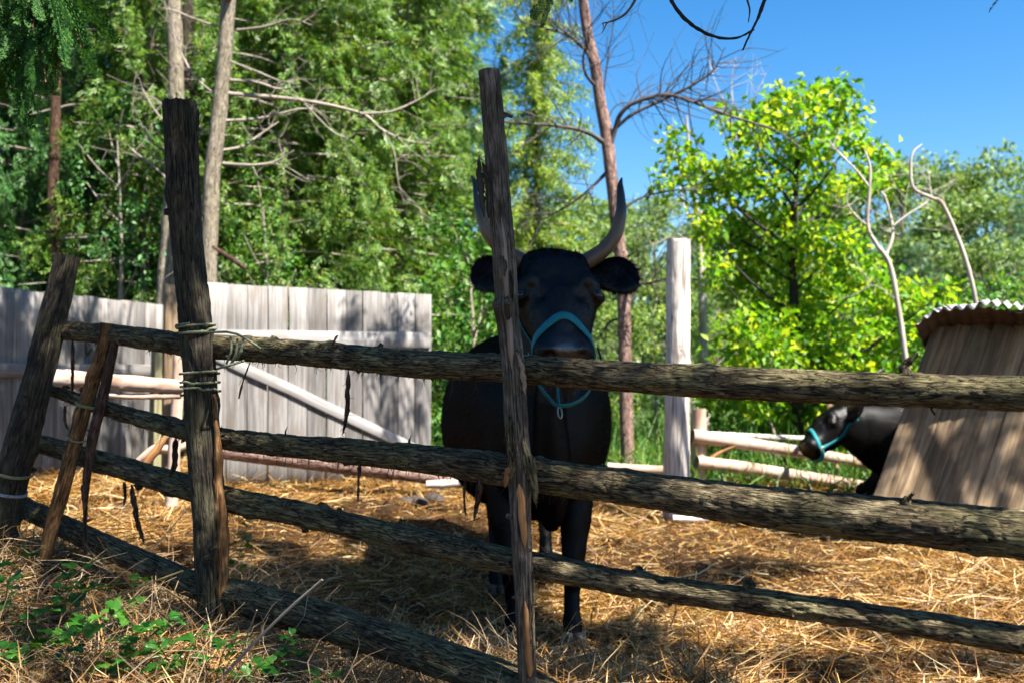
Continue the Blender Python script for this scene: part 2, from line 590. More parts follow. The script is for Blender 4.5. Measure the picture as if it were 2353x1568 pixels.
def ground_mat():
    m, nt, out = new_mat('straw_litter')
    g = nt.nodes.new('ShaderNodeNewGeometry').outputs['Position']
    a = noise(nt, mapped(nt, (160, 22, 20), src=g), 1.0, 4, 0.6, 1.2)
    b = noise(nt, mapped(nt, (24, 150, 20), src=g), 1.0, 4, 0.6, 1.2)
    big = noise(nt, g, 1.6, 3, 0.6)
    st = maths(nt, 'MAXIMUM', a, b)
    straw = ramp(nt, st, [(0.40, (0.018, 0.009, 0.004)), (0.57, (0.11, 0.05, 0.014)), (0.75, (0.34, 0.18, 0.05))])
    soil = ramp(nt, noise(nt, g, 40, 4, 0.7), [(0.3, (0.018, 0.010, 0.006)), (0.7, (0.075, 0.04, 0.018))])
    col = mixc(nt, ramp(nt, big, [(0.35, (1, 1, 1)), (0.62, (0, 0, 0))]), straw, soil)
    # green verge beyond the pen
    sx = nt.nodes.new('ShaderNodeSeparateXYZ')
    nt.links.new(g, sx.inputs[0])
    far = maths(nt, 'MULTIPLY', maths(nt, 'SUBTRACT', maths(nt, 'ADD', sx.outputs[1], maths(nt, 'MULTIPLY', big, 2.0)), 9.9), 1.4, True)
    green = ramp(nt, noise(nt, g, 9, 4, 0.7), [(0.3, (0.02, 0.05, 0.012)), (0.7, (0.07, 0.14, 0.03))])
    col = mixc(nt, far, col, green)
    col = mixc(nt, 1.0, col, (KA, KA, KA), 'MULTIPLY')
    principled(nt, out, col, 0.9, 0.15, st, 0.9, 0.03)
    return m


M['ground'] = ground_mat()


def make_ground():
    def axis(a, b, near0, near1, fine, coarse):
        x = np.concatenate([np.arange(a, near0, coarse), np.arange(near0, near1, fine), np.arange(near1, b + coarse, coarse)])
        return np.unique(np.round(x, 4))
    xs = axis(-120, 120, -4.2, 5.2, 0.035, 4.0)
    ys = axis(-40, 260, 1.4, 10.4, 0.035, 4.0)
    X, Y = np.meshgrid(xs, ys, indexing='ij')
    Z = gz_arr(X.ravel(), Y.ravel())
    nx, ny = len(xs), len(ys)
    i, j = np.meshgrid(np.arange(nx - 1), np.arange(ny - 1), indexing='ij')
    q = np.stack([i * ny + j, (i + 1) * ny + j, (i + 1) * ny + j + 1, i * ny + j + 1], -1).reshape(-1, 4)
    o = mk('ground', np.stack([X.ravel(), Y.ravel(), Z], -1), [q], M['ground'], smooth=True)
    o['kind'] = 'structure'


make_ground()


def ribbons(name, base, length, width, yaw, lift, bend, segs, material, droop=None):
    """N bent strips lying or standing on the ground, as one mesh"""
    N = len(base)
    t = np.linspace(0, 1, segs + 1)
    d = np.stack([np.cos(yaw), np.sin(yaw), np.zeros(N)], -1)
    side = np.stack([-np.sin(yaw), np.cos(yaw), np.zeros(N)], -1)
    roll = RNG.uniform(-0.9, 0.9, N)
    sv = side * np.cos(roll)[:, None] + np.array([0, 0, 1.0]) * np.sin(roll)[:, None]
    lat = side * bend[:, None]
    P = base[:, None, :] + d[:, None, :] * (length * np.cos(lift))[:, None, None] * t[None, :, None]
    P = P + lat[:, None, :] * (t * (1 - t) * 4)[None, :, None] * length[:, None, None]
    h = np.sin(lift)[:, None] * length[:, None] * t[None]
    if droop is not None:
        h = h - droop[:, None] * length[:, None] * t[None] ** 2.2
    P[..., 2] += h
    w = width[:, None, None] * np.interp(t, [0, 0.7, 1], [1, 0.9, 0.35])[None, :, None] * sv[:, None, :] * 0.5
    V = np.stack([P - w, P + w], 2).reshape(-1, 3)
    k = np.arange(segs)
    f = np.stack([2 * k, 2 * k + 1, 2 * k + 3, 2 * k + 2], -1)
    F = (f[None] + (np.arange(N) * 2 * (segs + 1))[:, None, None]).reshape(-1, 4)
    return mk(name, V, [F], material)


def scatter(n, x0, x1, y0, y1, dens=None):
    xs, ys = [], []
    got = 0
    while got < n:
        x = RNG.uniform(x0, x1, n)
        y = RNG.uniform(y0, y1, n)
        k = np.abs(x) < 0.56 * y + 0.35
        if dens is not None:
            k &= RNG.random(n) < dens(x, y)
        xs.append(x[k])
        ys.append(y[k])
        got += k.sum()
    return np.concatenate(xs)[:n], np.concatenate(ys)[:n]


def make_straw():
    n = 92000
    x, y = scatter(n, -3.8, 4.9, 2.2, 9.6, lambda x, y: np.clip((4.2 / y) ** 1.6, 0.12, 1) * np.clip(0.5 + 0.95 * vnoise(np.stack([x, y, 0 * x], -1) * 1.9, 21), 0.12, 1))
    z = gz_arr(x, y) + RNG.uniform(-0.004, 0.03, n) + 0.035 * np.clip(vnoise(np.stack([x, y, 0 * x], -1) * 2.7, 8), 0, 1)
    L = RNG.gamma(4, 0.03, n) + 0.03
    W = (0.0022 + 0.0055 * RNG.random(n) ** 1.6) * (0.75 + 0.08 * y)
    lift = RNG.normal(0.06, 0.17, n)
    up = RNG.random(n) < 0.05
    lift[up] = RNG.uniform(0.3, 1.0, up.sum())
    # short trodden chaff between the stalks
    m = 80000
    cx, cy = scatter(m, -3.8, 4.9, 2.6, 9.6, lambda x, y: np.clip((4.6 / y) ** 1.4, 0.12, 1))
    cz = gz_arr(cx, cy) + RNG.uniform(0.0, 0.012, m)
    x, y, z = np.concatenate([x, cx]), np.concatenate([y, cy]), np.concatenate([z, cz])
    L = np.concatenate([L, RNG.uniform(0.012, 0.055, m)])
    W = np.concatenate([W, RNG.uniform(0.002, 0.006, m) * (0.75 + 0.08 * cy)])
    lift = np.concatenate([lift, RNG.normal(0.05, 0.2, m)])
    n += m
    o = ribbons('straw', np.stack([x, y, z], -1), L, W, RNG.uniform(0, 2 * math.pi, n), lift, RNG.normal(0, 0.12, n), 2, M['straw'])
    tag(o, 'loose golden straw bedding strewn over the pen floor', 'straw', kind='stuff')
    # tangled dry grass on the bank in front of the fence
    n = 15000
    x, y = scatter(n, -2.6, 0.35, 2.0, 4.5, lambda x, y: np.clip(1.15 - 0.0 * x - np.clip((x + 0.15) * 2.2, 0, 1) - np.clip((y - 3.5 + 0.25 * x) * 0.8, 0, 0.9), 0.03, 1))
    z = gz_arr(x, y)
    L = RNG.gamma(5, 0.035, n) + 0.05
    o = ribbons('dry_grass', np.stack([x, y, z], -1), L, RNG.uniform(0.0015, 0.0042, n), RNG.uniform(0, 2 * math.pi, n), RNG.uniform(0.05, 1.1, n), RNG.normal(0, 0.18, n), 5, M['dry'], RNG.uniform(0.1, 0.8, n))
    tag(o, 'tangle of dead tan grass on the bank around the fence posts', 'dry grass', kind='stuff')
    # green grass past the back fence
    n = 42000
    x, y = scatter(n, -2.5, 8.0, 8.7, 15.0, lambda x, y: np.clip((y - 8.6 + 0.4 * vnoise(np.stack([x, y, 0 * x], -1) * 1.2, 9)) * 0.9, 0, 1))
    z = gz_arr(x, y)
    L = RNG.gamma(5, 0.06, n) + 0.08
    o = ribbons('grass', np.stack([x, y, z], -1), L, RNG.uniform(0.006, 0.016, n), RNG.uniform(0, 2 * math.pi, n), RNG.uniform(0.7, 1.45, n), RNG.normal(0, 0.08, n), 3, M['grass'], RNG.uniform(0.0, 0.35, n))
    tag(o, 'tall green grass growing beyond the pen', 'grass', kind='stuff')


make_straw()

# ------------------------------------------------------------------ trees
def spray_template(n=6, L=0.16, w=0.015, l=0.052, ang=0.7):
    """a flat cedar frond lying along X"""
    V, F = [], []
    for k in range(n):
        x = L * (0.1 + 0.85 * k / (n - 1))
        for s in (-1, 1):
            ll = l * (1.15 - 0.6 * k / n)
            a2 = ang + 0.35 * math.sin(5 * k + s)
            d = np.array([math.cos(a2), s * math.sin(a2), -0.3 + 0.25 * math.sin(3 * k)])
            q = np.array([-d[1], d[0], 0])
            b = np.array([x, 0, 0])
            i = len(V)
            V += [b, b + d * ll * 0.5 + q * w * 0.5, b + d * ll, b + d * ll * 0.5 - q * w * 0.5]
            F.append((i, i + 1, i + 2, i + 3))
    return np.array(V), [np.array(F)]


def leaf_template(L=0.08, w=0.05, fold=0.25):
    V = np.array([(0, 0, 0), (L * 0.4, w * 0.5, fold * w), (L, 0, -0.1 * L), (L * 0.4, -w * 0.5, fold * w)], float)
    return V, [np.array([(0, 1, 2), (0, 2, 3)])]


SPRAY = spray_template()
LEAF = leaf_template()


def trunk_bag(H, r, lean=0.15, n=16, m=9, seed=0):
    b = Bag()
    pts = [(0, 0, -0.3)]
    for k in range(1, 7):
        t = k / 6
        pts.append((lean * math.sin(2.3 * t + seed) * t, lean * math.cos(1.7 * t + seed * 2) * t, H * t))
    rad = [r * (1.25 if k == 0 else 1) * (1 - 0.93 * k / 6) for k in range(7)]
    P, *_ = tube(b, pts, rad, n, m, lambda lc, th, u: 0.12 * r * vnoise(lc.reshape(-1, 3) * np.array([2, 8, 8]) / max(r, .03) * .1, seed).reshape(lc.shape[:2]))
    return b, P


def cedar_crown(seed, H=7.0, limbs=95, base=0.25, rad=1.5, sprays=30, mat='cedar', size=1.0):
    """crown and limbs of a white cedar, foot at the origin"""
    g = np.random.default_rng(seed)
    tb, P = trunk_bag(H, 0.09, 0.2, seed=seed)
    lb = Bag()
    pos, dr, roll = [], [], []
    for k in range(limbs):
        t = (k + g.random()) / limbs
        z = base + (H - base) * t
        az = k * 2.4 + g.normal(0, 0.4)
        ln = rad * (0.35 + 0.65 * (1 - t) ** 0.7) * g.uniform(0.55, 1.15)
        d = np.array([math.cos(az), math.sin(az), 0])
        c = np.array([np.interp(z, P[:, 2], P[:, 0]), np.interp(z, P[:, 2], P[:, 1]), z])
        s = np.linspace(0, 1, 6)
        path = c + d * (s * ln)[:, None] + np.array([0, 0, 1.0]) * ((0.25 * s - 0.55 * s ** 2 + 0.25 * s ** 3) * ln)[:, None]
        tube(lb, path, [0.018 * (1 - t) + 0.008, 0.003], 6, 4, cap=False)
        ns = int(sprays * (0.5 + ln / rad))
        nc = max(2, int(ln * 4))
        tc_ = g.random(nc) ** 0.6
        pick = g.integers(0, nc, ns)
        tt = np.clip(tc_[pick] + g.normal(0, 0.03, ns), 0.05, 1)
        co_ = g.normal(0, 0.13, (nc, 3)) * (0.5 + ln * 0.5)
        q = np.stack([np.interp(tt, s, path[:, i]) for i in range(3)], -1)
        q += co_[pick] + g.normal(0, 0.065, (ns, 3)) * np.array([1, 1, 1.5])
        pos.append(q)
        dd = d * 0.55 + g.normal(0, 0.5, (ns, 3)) + np.array([0, 0, -0.75])
        dr.append(dd)
        roll.append(g.uniform(-1.2, 1.2, ns))
    pos, dr, roll = np.concatenate(pos), np.concatenate(dr), np.concatenate(roll)
    cb = Bag()
    stamp(cb, *SPRAY, turn(dr, roll), g.uniform(0.7, 1.45, len(pos)) * size, pos)
    return tb, lb, cb


def tree_obj(name, bags, mats, label, cat, loc, rotz=0.0, sc=1.0, group=None):
    root = thing(name, label, cat, loc, rotz, group)
    root.scale = (sc, sc, sc) if not isinstance(sc, tuple) else sc
    for (n, b), m in zip(bags, mats):
        b.build(n, m, root, smooth=(n != 'crown'))
    return root


def put(root, label, loc, rotz, sc, group=None):
    c = copy_tree(root)
    c.location, c.rotation_euler = loc, (0, 0, rotz)
    c.scale = sc if isinstance(sc, tuple) else (sc, sc, sc)
    c['label'] = label
    if group:
        c['group'] = group
    return c


def cedars():
    protos = []
    for s in range(4):
        tb, lb, cb = cedar_crown(100 + s, H=7.5, limbs=105, base=0.45, rad=1.5, sprays=62)
        protos.append((('trunk', tb), ('limb', lb), ('crown', cb)))
    lab = 'cedar standing deep in the wood behind the front row of cedars'
    grp = 'cedars in the wood behind the board fence'
    spots = [  # x in the picture, distance, scale
        (40, 11.2, 1.0), (230, 11.8, 1.05), (330, 10.6, 0.85), (640, 10.6, 0.95), (800, 11.2, 1.05), (930, 11.8, 1.0), (1010, 13.0, 1.0),
        (-120, 10.2, 0.9), (130, 13.4, 1.2), (420, 13.6, 1.2), (560, 12.6, 1.1), (720, 13.8, 1.2), (880, 14.4, 1.25), (300, 16, 1.35), (20, 16, 1.4),
        (620, 16.5, 1.35), (820, 17, 1.3), (1000, 17.5, 1.1), (480, 10.9, 0.62), (-260, 12.5, 1.2), (180, 18.5, 1.6), (440, 19, 1.6), (700, 19.5, 1.6)]
    front = {0: 'dark green cedar behind the leftmost boards of the board fence', 1: 'dark green cedar right of the reddish trunk in the shaded wood', 2: 'dark green cedar filling the gap left of the slim sunlit trunk',
             3: 'olive cedar directly above the left half of the gate', 4: 'olive cedar behind the dead branches above the middle of the gate', 5: 'olive cedar above the right end of the gate', 6: 'yellow green cedar left of the middle post top',
             18: 'low cedar between the forked trunk and the thick left post'}
    roots = []
    for k, (x, d, sc) in enumerate(spots):
        p = at(x, 850, d)
        loc = (p.x, p.y, gz(p.x, p.y) - 0.05)
        if k < 4:
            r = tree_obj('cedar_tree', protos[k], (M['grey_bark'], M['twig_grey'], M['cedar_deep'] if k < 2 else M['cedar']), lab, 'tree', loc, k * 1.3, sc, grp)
            roots.append(r)
        else:
            src = roots[(0 if k % 2 else 1) if (x < 380) else (2 if k % 2 else 3)]
            r = put(src, lab, loc, k * 1.9, (sc * 1.0, sc, sc * (1 + 0.08 * math.sin(k))), grp)
        r['label'] = front.get(k, lab)
    return protos, roots


CEDAR_PROTOS, CEDAR_ROOTS = cedars()


def clump_crown(seed, clumps, leaf, mat, per=160, squash=0.85, cl=None):
    """leaves in small bunches spread through a set of clumps (centre, radius)"""
    g = np.random.default_rng(seed)
    pos, dr = [], []
    for (c, r) in clumps:
        n = int(per * (r / 0.4) ** 2)
        nb = max(6, n // 7)
        v = g.normal(size=(nb, 3))
        v /= np.linalg.norm(v, axis=1)[:, None]
        bc = np.asarray(c) + v * (r * g.random(nb) ** 0.45)[:, None] * np.array([1, 1, squash])
        k = g.integers(0, nb, n)
        pos.append(bc[k] + g.normal(0, 0.055 * leaf / 0.08, (n, 3)))
        dr.append(v[k] * 0.6 + g.normal(0, 0.75, (n, 3)) + np.array([0, 0, -0.25]))
    pos, dr = np.concatenate(pos), np.concatenate(dr)
    b = Bag()
    tv, tf = leaf_template(leaf, leaf * 0.62)
    stamp(b, tv, tf, turn(dr, g.uniform(-1.5, 1.5, len(pos))), g.uniform(0.6, 1.3, len(pos)), pos)
    return b


def limbs_to(bag, spine, clumps, r0=0.03, arch=-0.06):
    sp = np.asarray(spine, float)
    for (c, r) in clumps:
        c = np.asarray(c, float)
        z = max(sp[0, 2], c[2] - 0.45 * math.hypot(c[0] - sp[0, 0], c[1] - sp[0, 1]) - 0.25)
        z = min(z, sp[-1, 2])
        s = np.array([np.interp(z, sp[:, 2], sp[:, i]) for i in range(3)])
        mid = (s + c) / 2 + np.array([0, 0, arch * np.linalg.norm(c - s)])
        tube(bag, [s, mid, c], [r0 * min(1.2, 0.35 + np.linalg.norm(c - s) * 0.4), 0.004], 7, 5, cap=False)


def lime_tree():
    d = 10.5
    C = [(1905, 225, 60), (1950, 262, 45), (1850, 235, 45), (1790, 255, 65), (1720, 300, 60), (1680, 270, 30), (1850, 310, 90), (1955, 320, 45), (1565, 340, 40), (1600, 400, 55),
         (1530, 430, 40), (1650, 440, 65), (1740, 420, 80), (1850, 430, 90), (1690, 380, 45), (2020, 380, 50), (1985, 430, 45), (2040, 420, 30), (1690, 540, 75), (1610, 520, 40), (1800, 560, 95),
         (1920, 560, 75), (1700, 640, 70), (1640, 620, 40), (1800, 700, 110), (1910, 680, 90), (1990, 640, 60), (2010, 720, 70), (2100, 690, 50), (2165, 672, 34), (2060, 680, 50), (1740, 790, 100), (1870, 820, 110),
         (1980, 810, 85), (2070, 790, 60), (1700, 900, 90), (1820, 950, 110), (1950, 930, 95), (2050, 890, 70), (1760, 1030, 90), (1880, 1040, 90), (1990, 1000, 75)]
    g = np.random.default_rng(5)
    cl = [(np.array(at(x, y, d + g.uniform(-0.75, 0.75))), r * d / FPX * 0.92) for x, y, r in C]
    p0 = at(1835, 1120, d)
    root = thing('lime_leaved_tree', 'young tree with bright yellow green leaves behind the back fence', 'tree', (p0.x, p0.y, gz(p0.x, p0.y)))
    o = np.array(root.location)
    sp = [np.array(at(x, y, d)) for x, y in ((1835, 1150), (1833, 1000), (1830, 800), (1822, 620), (1826, 480), (1835, 350), (1880, 240))]
    tb = Bag()
    tube(tb, [p - o for p in sp], [0.075, 0.065, 0.055, 0.045, 0.035, 0.022, 0.008], 30, 8)
    tb.build('trunk', M['twig_dark'], root, True)
    lb = Bag()
    limbs_to(lb, [p - o for p in sp], [(c - o, r) for c, r in cl], 0.026)
    lb.build('limb', M['twig_dark'], root, True)
    cb = clump_crown(11, [(c - o, r) for c, r in cl], 0.095, None, per=600)
    cb.build('crown', M['lime'], root)


lime_tree()


def shrub(name, label, cat, spots, d, mat, leaf=0.075, per=240, seed=0, depth=0.5, group=None):
    g = np.random.default_rng(seed)
    cl = [(np.array(at(x, y, d + g.uniform(-depth, depth))), r * d / FPX * 1.1) for x, y, r in spots]
    mx = np.mean([c[0] for c, r in cl])
    my = np.mean([c[1] for c, r in cl])
    root = thing(name, label, cat, (mx, my, gz(mx, my)), group=group)
    o = np.array(root.location)
    top = max(c[2] for c, r in cl) - o[2]
    sp = [np.array((0, 0, -0.1)), np.array((0.04, 0, top * 0.5)), np.array((-0.03, 0.03, top * 0.9))]
    tb = Bag()
    tube(tb, sp, [0.035, 0.02, 0.006], 10, 6)
    tb.build('trunk', M['twig_grey'], root, True)
    lb = Bag()
    limbs_to(lb, sp, [(c - o, r) for c, r in cl], 0.016)
    lb.build('limb', M['twig_grey'], root, True)
    clump_crown(seed + 50, [(c - o, r) for c, r in cl], leaf, None, per=per).build('crown', mat, root)
    return root


shrub('leafy_shrub', 'deep green leafy shrub right of the weathered gate', 'shrub',
      [(1040, 520, 60), (1090, 590, 70), (1020, 640, 60), (1110, 690, 75), (1040, 740, 70), (1090, 820, 80), (1030, 880, 60), (1060, 960, 75), (1120, 930, 70), (1150, 640, 60), (1010, 1010, 60), (1100, 1030, 60), (1180, 760, 60)], 9.6, M['broad'], seed=1)
shrub('leafy_sapling', 'cool green leafy sapling among the cedars behind the thick left post', 'sapling',
      [(250, 300, 55), (300, 380, 60), (200, 420, 60), (320, 480, 55), (240, 540, 60), (180, 330, 40), (290, 220, 45), (340, 290, 40), (330, 570, 50), (200, 600, 50), (270, 640, 50), (350, 640, 45)], 10.0, M['cool'], seed=5, leaf=0.055, per=300)
shrub('leafy_sapling', 'green leafy sapling just above the left part of the gate', 'sapling',
      [(600, 470, 50), (560, 540, 55), (640, 560, 55), (560, 610, 50), (680, 620, 45), (620, 640, 50), (590, 400, 40)], 9.6, M['broad'], seed=6, leaf=0.05, per=260)
shrub('leafy_shrub', 'low green bush along the foot of the back fence', 'shrub',
      [(1650, 1010, 60), (1700, 1060, 60), (1770, 1080, 60), (1850, 1090, 55), (1930, 1090, 55), (1660, 930, 55), (1610, 1080, 50), (2010, 1090, 50)], 10.3, M['broad'], seed=2, leaf=0.06)
shrub('leafy_shrub', 'pale green shrub between the dead pine and the peeled post', 'shrub',
      [(1480, 760, 60), (1500, 850, 65), (1470, 930, 60), (1510, 680, 50), (1480, 1000, 55), (1400, 900, 60), (1390, 1000, 55), (1590, 800, 50), (1600, 900, 60), (1590, 700, 45)], 12.5, M['larch'], seed=3, leaf=0.06)
shrub('leafy_shrub', 'round green bush behind the corrugated shed roof', 'shrub',
      [(2150, 760, 70), (2220, 700, 70), (2290, 690, 75), (2350, 700, 70), (2120, 830, 60), (2130, 900, 60)], 10.0, M['broad'], seed=4, leaf=0.07)


def larch():
    g = np.random.default_rng(9)
    d = 13.0
    p0 = at(1225, 1000, d)
    root = thing('larch_tree', 'feathery pale larch beside the blue sky gap above the middle post', 'tree', (p0.x, p0.y, gz(p0.x, p0.y)))
    H = 6.6
    tb = Bag()
    tube(tb, [(0, 0, -0.2), (0.05, 0, 3), (0.1, 0, H)], [0.08, 0.05, 0.008], 16, 7)
    tb.build('trunk', M['grey_bark'], root, True)
    lb, cb = Bag(), Bag()
    pos, dr = [], []
    for k in range(90):
        t = (k + g.random()) / 90
        z = 0.8 + (H - 0.8) * t
        az = k * 2.4 + g.normal(0, 0.3)
        ln = (0.25 + 1.0 * (1 - t) ** 0.6) * g.uniform(0.6, 1.1)
        s = np.linspace(0, 1, 8)
        dd = np.array([math.cos(az), math.sin(az), 0])
        path = np.array([0.07 * t, 0, z]) + dd * (s * ln)[:, None] + np.array([0, 0, 1.0]) * ((0.1 * s - 0.28 * s ** 2) * ln + 0.02 * np.sin(s * 9 + k))[:, None]
        tube(lb, path, [0.012, 0.003], 8, 4, cap=False)
        n = int(500 * ln)
        tt = g.random(n)
        q = np.stack([np.interp(tt, s, path[:, i]) for i in range(3)], -1)
        q[:, 2] -= g.random(n) ** 2 * 0.22
        q += g.normal(0, 0.035, (n, 3))
        pos.append(q)
        dr.append(g.normal(0, 1, (n, 3)) + np.array([0, 0, -0.5]))
    pos, dr = np.concatenate(pos), np.concatenate(dr)
    tv, tf = leaf_template(0.08, 0.02)
    stamp(cb, tv, tf, turn(dr, g.uniform(-1.5, 1.5, len(pos))), g.uniform(0.7, 1.3, len(pos)), pos)
    lb.build('limb', M['twig_grey'], root, True)
    cb.build('crown', M['larch'], root)


larch()


def far_wood():
    # three kinds: round broadleaf, tall broadleaf, spruce
    g = np.random.default_rng(31)
    protos = []
    for s, (w, h, dark) in enumerate(((1.9, 6.0, False), (1.5, 7.5, False))):
        cl = []
        for k in range(46):
            t = g.random() ** 0.8
            z = 0.7 + (h - 0.9) * t
            rr = w * math.sin(math.pi * min(1, 0.18 + 0.82 * (1 - t) ** 0.8)) * 0.9
            a = g.uniform(0, 6.283)
            q = g.random() ** 0.5
            cl.append((np.array([rr * q * math.cos(a), rr * q * math.sin(a), z]), g.uniform(0.3, 0.6)))
        tb = Bag()
        sp = [np.array((0, 0, -0.2)), np.array((0.1, 0, h * 0.5)), np.array((0, 0.05, h * 0.92))]
        tube(tb, sp, [0.12, 0.08, 0.015], 12, 7)
        lb = Bag()
        limbs_to(lb, sp, cl, 0.03)
        protos.append(((('trunk', tb), ('limb', lb), ('crown', clump_crown(60 + s, cl, 0.13, None, per=120))), M['far_green']))
    tb, lb, cb = cedar_crown(140, H=8, limbs=80, base=0.4, rad=1.7, sprays=22, size=1.5)
    protos.append(((('trunk', tb), ('limb', lb), ('crown', cb)), M['far_dark']))
    labs = ['round green tree in the far wood under the open sky', 'tall slender green tree in the far wood under the open sky', 'dark spruce in the far wood under the open sky']
    grp = ['round trees in the far wood', 'tall trees in the far wood', 'spruces in the far wood']
    # x in the picture, y of the top, distance, kind
    spots = [(1345, 478, 26, 0), (1500, 460, 27, 1), (1255, 500, 24, 0), (1430, 520, 22, 0), (1180, 520, 22, 1), (1580, 520, 24, 2), (1650, 520, 26, 0),
             (2065, 375, 24, 1), (2150, 400, 27, 1), (2270, 385, 23, 0), (2200, 470, 20, 0), (2330, 470, 19, 2), (2400, 440, 22, 0), (1990, 430, 28, 0), (1740, 500, 28, 0), (1850, 480, 30, 1),
             (1320, 640, 17, 0), (1540, 640, 18, 1), (1680, 660, 19, 0), (2120, 560, 17, 2), (2270, 570, 16, 0), (2380, 600, 16, 2), (1430, 720, 16, 0), (1960, 560, 19, 2),
             (1240, 700, 15.5, 0), (1130, 600, 18, 0), (1700, 600, 34, 0), (1790, 590, 36, 0), (1900, 600, 34, 0), (2000, 600, 35, 0), (1600, 620, 33, 0), (1480, 640, 33, 0), (1380, 650, 34, 0), (2110, 620, 33, 0), (2210, 620, 34, 0), (2320, 640, 33, 0), (1280, 640, 34, 0), (1840, 700, 22, 0), (1760, 720, 20, 0), (1650, 740, 17, 0), (2020, 700, 20, 0)]
    roots = {}
    for k, (x, y, d, kd) in enumerate(spots):
        p = at(x, y, d)
        z0 = gz(p.x, p.y)
        h = (6.0, 7.5, 8.0)[kd]
        sz = (p.z - z0) / h * 1.03
        sx = sz * g.uniform(0.95, 1.25)
        loc = (p.x, p.y, z0)
        if kd not in roots:
            bags, mm = protos[kd]
            roots[kd] = tree_obj(('broadleaf_tree', 'slender_tree', 'spruce_tree')[kd], bags, (M['grey_bark'], M['twig_grey'], mm), labs[kd], 'tree', loc, 0, (sx, sx, sz), grp[kd])
        else:
            put(roots[kd], labs[kd], loc, k * 1.7, (sx, sx, sz), grp[kd])


far_wood()


# bare trunks and dead trees -------------------------------------------------------
def bare_tree(name, label, d, trunk, mat, branches, bmat, seed=0, twigs=0, twig_len=0.5, m=9, extra_depth=0.5, rough=0.12, twig_from=0.3):
    """trunk: (x, y, width) in the picture; branches: lists of (x, y) with a start width"""
    g = np.random.default_rng(seed)
    pts = [np.array(at(x, y, d)) for x, y, w in trunk]
    o = np.array([pts[0][0], pts[0][1], gz(pts[0][0], pts[0][1])])
    pts = [np.array([pts[0][0], pts[0][1], o[2] - 0.2])] + pts if pts[0][2] > o[2] else pts
    root = thing(name, label, 'tree', o)
    tb = Bag()
    rr = [w * d / FPX / 2 for x, y, w in trunk]
    if len(pts) > len(rr):
        rr = [rr[0] * 1.1] + rr
    r0 = max(rr)
    tube(tb, [p - o for p in pts], rr, len(pts) * 9, m * 2, lambda lc, th, u: rough * r0 * fbm(lc.reshape(-1, 3) * np.array([6, 14, 14]), seed, 2).reshape(lc.shape[:2]))
    tb.build('trunk', mat, root, True)
    allb = []
    for bl, w0 in branches:
        b = Bag()
        n = len(bl)
        dep = g.uniform(-extra_depth, extra_depth)
        P = [np.array(at(x, y, d + dep * (k / max(1, n - 1)))) - o for k, (x, y) in enumerate(bl)]
        r = w0 * d / FPX / 2
        Pp, *_ = tube(b, P, [r, r * 0.8, r * 0.55, r * 0.25], n * 5, 6, lambda lc, th, u: 0.2 * r * vnoise(lc.reshape(-1, 3) * 25, seed).reshape(lc.shape[:2]))
        allb.append((Pp, r))
        for k in range(int(twigs * (0.4 + len(bl) / 6))):
            t = g.uniform(twig_from, 1)
            i = int(t * (len(Pp) - 1))
            T = Pp[min(i + 1, len(Pp) - 1)] - Pp[max(i - 1, 0)]
            T /= np.linalg.norm(T) + 1e-9
            v = g.normal(0, 1, 3)
            v -= T * (v @ T) * 0.5
            v /= np.linalg.norm(v)
            L = twig_len * g.uniform(0.3, 1)
            e1 = Pp[i] + (T * 0.5 + v) * L * 0.5
            e2 = e1 + (T * 0.7 + v * 0.5 + g.normal(0, 0.3, 3)) * L * 0.5
            tube(b, [Pp[i], e1, e2], [max(0.0028, r * 0.25), 0.0016], 7, 4, cap=False)
            if g.random() < 0.6:
                tube(b, [e1, e1 + (v + g.normal(0, 0.6, 3)) * L * 0.3], [0.002, 0.0013], 3, 4, cap=False)
        b.build('branch', bmat, root, True)
    return root


bare_tree('dead_pine', 'dead pine with reddish trunk and bare branches against blue sky', 9.5,
          [(1442, 1075, 31), (1436, 850, 31), (1431, 650, 30), (1412, 480, 29), (1396, 330, 29), (1380, 240, 27), (1366, 150, 26), (1350, 80, 25), (1332, -60, 22)], M['pine_bark'],
          [([(1396, 355), (1412, 300), (1424, 265), (1450, 240), (1500, 222), (1540, 219), (1600, 238), (1680, 268), (1780, 300), (1850, 350)], 14.5),
           ([(1408, 300), (1455, 262), (1540, 222), (1600, 190), (1640, 160), (1665, 110)], 10.2),
           ([(1396, 335), (1350, 305), (1280, 290), (1200, 284), (1120, 276)], 13.0),
           ([(1404, 385), (1370, 420), (1330, 455), (1270, 490), (1200, 492)], 10.2),
           ([(1368, 158), (1340, 110), (1300, 80), (1240, 62), (1190, 48)], 10.2),
           ([(1340, 112), (1310, 84), (1260, 40), (1230, -20)], 7.2),
           ([(1430, 480), (1480, 452), (1560, 436), (1620, 440)], 7.2),
           ([(1374, 205), (1345, 170), (1340, 130), (1352, 100), (1350, 60)], 8.7),
           ([(1382, 250), (1390, 180), (1400, 110), (1410, 40), (1404, -20)], 5.8),
           ([(1430, 660), (1462, 655), (1500, 648), (1530, 640)], 10.2),
           ([(1432, 720), (1470, 640), (1430, 530), (1560, 525)], 4.3),
           ([(1432, 730), (1400, 740), (1380, 770), (1345, 800)], 7.2),
           ([(1390, 290), (1420, 240), (1500, 235), (1560, 190)], 4.3)], M['twig_blue'], 3, 20, 0.75)
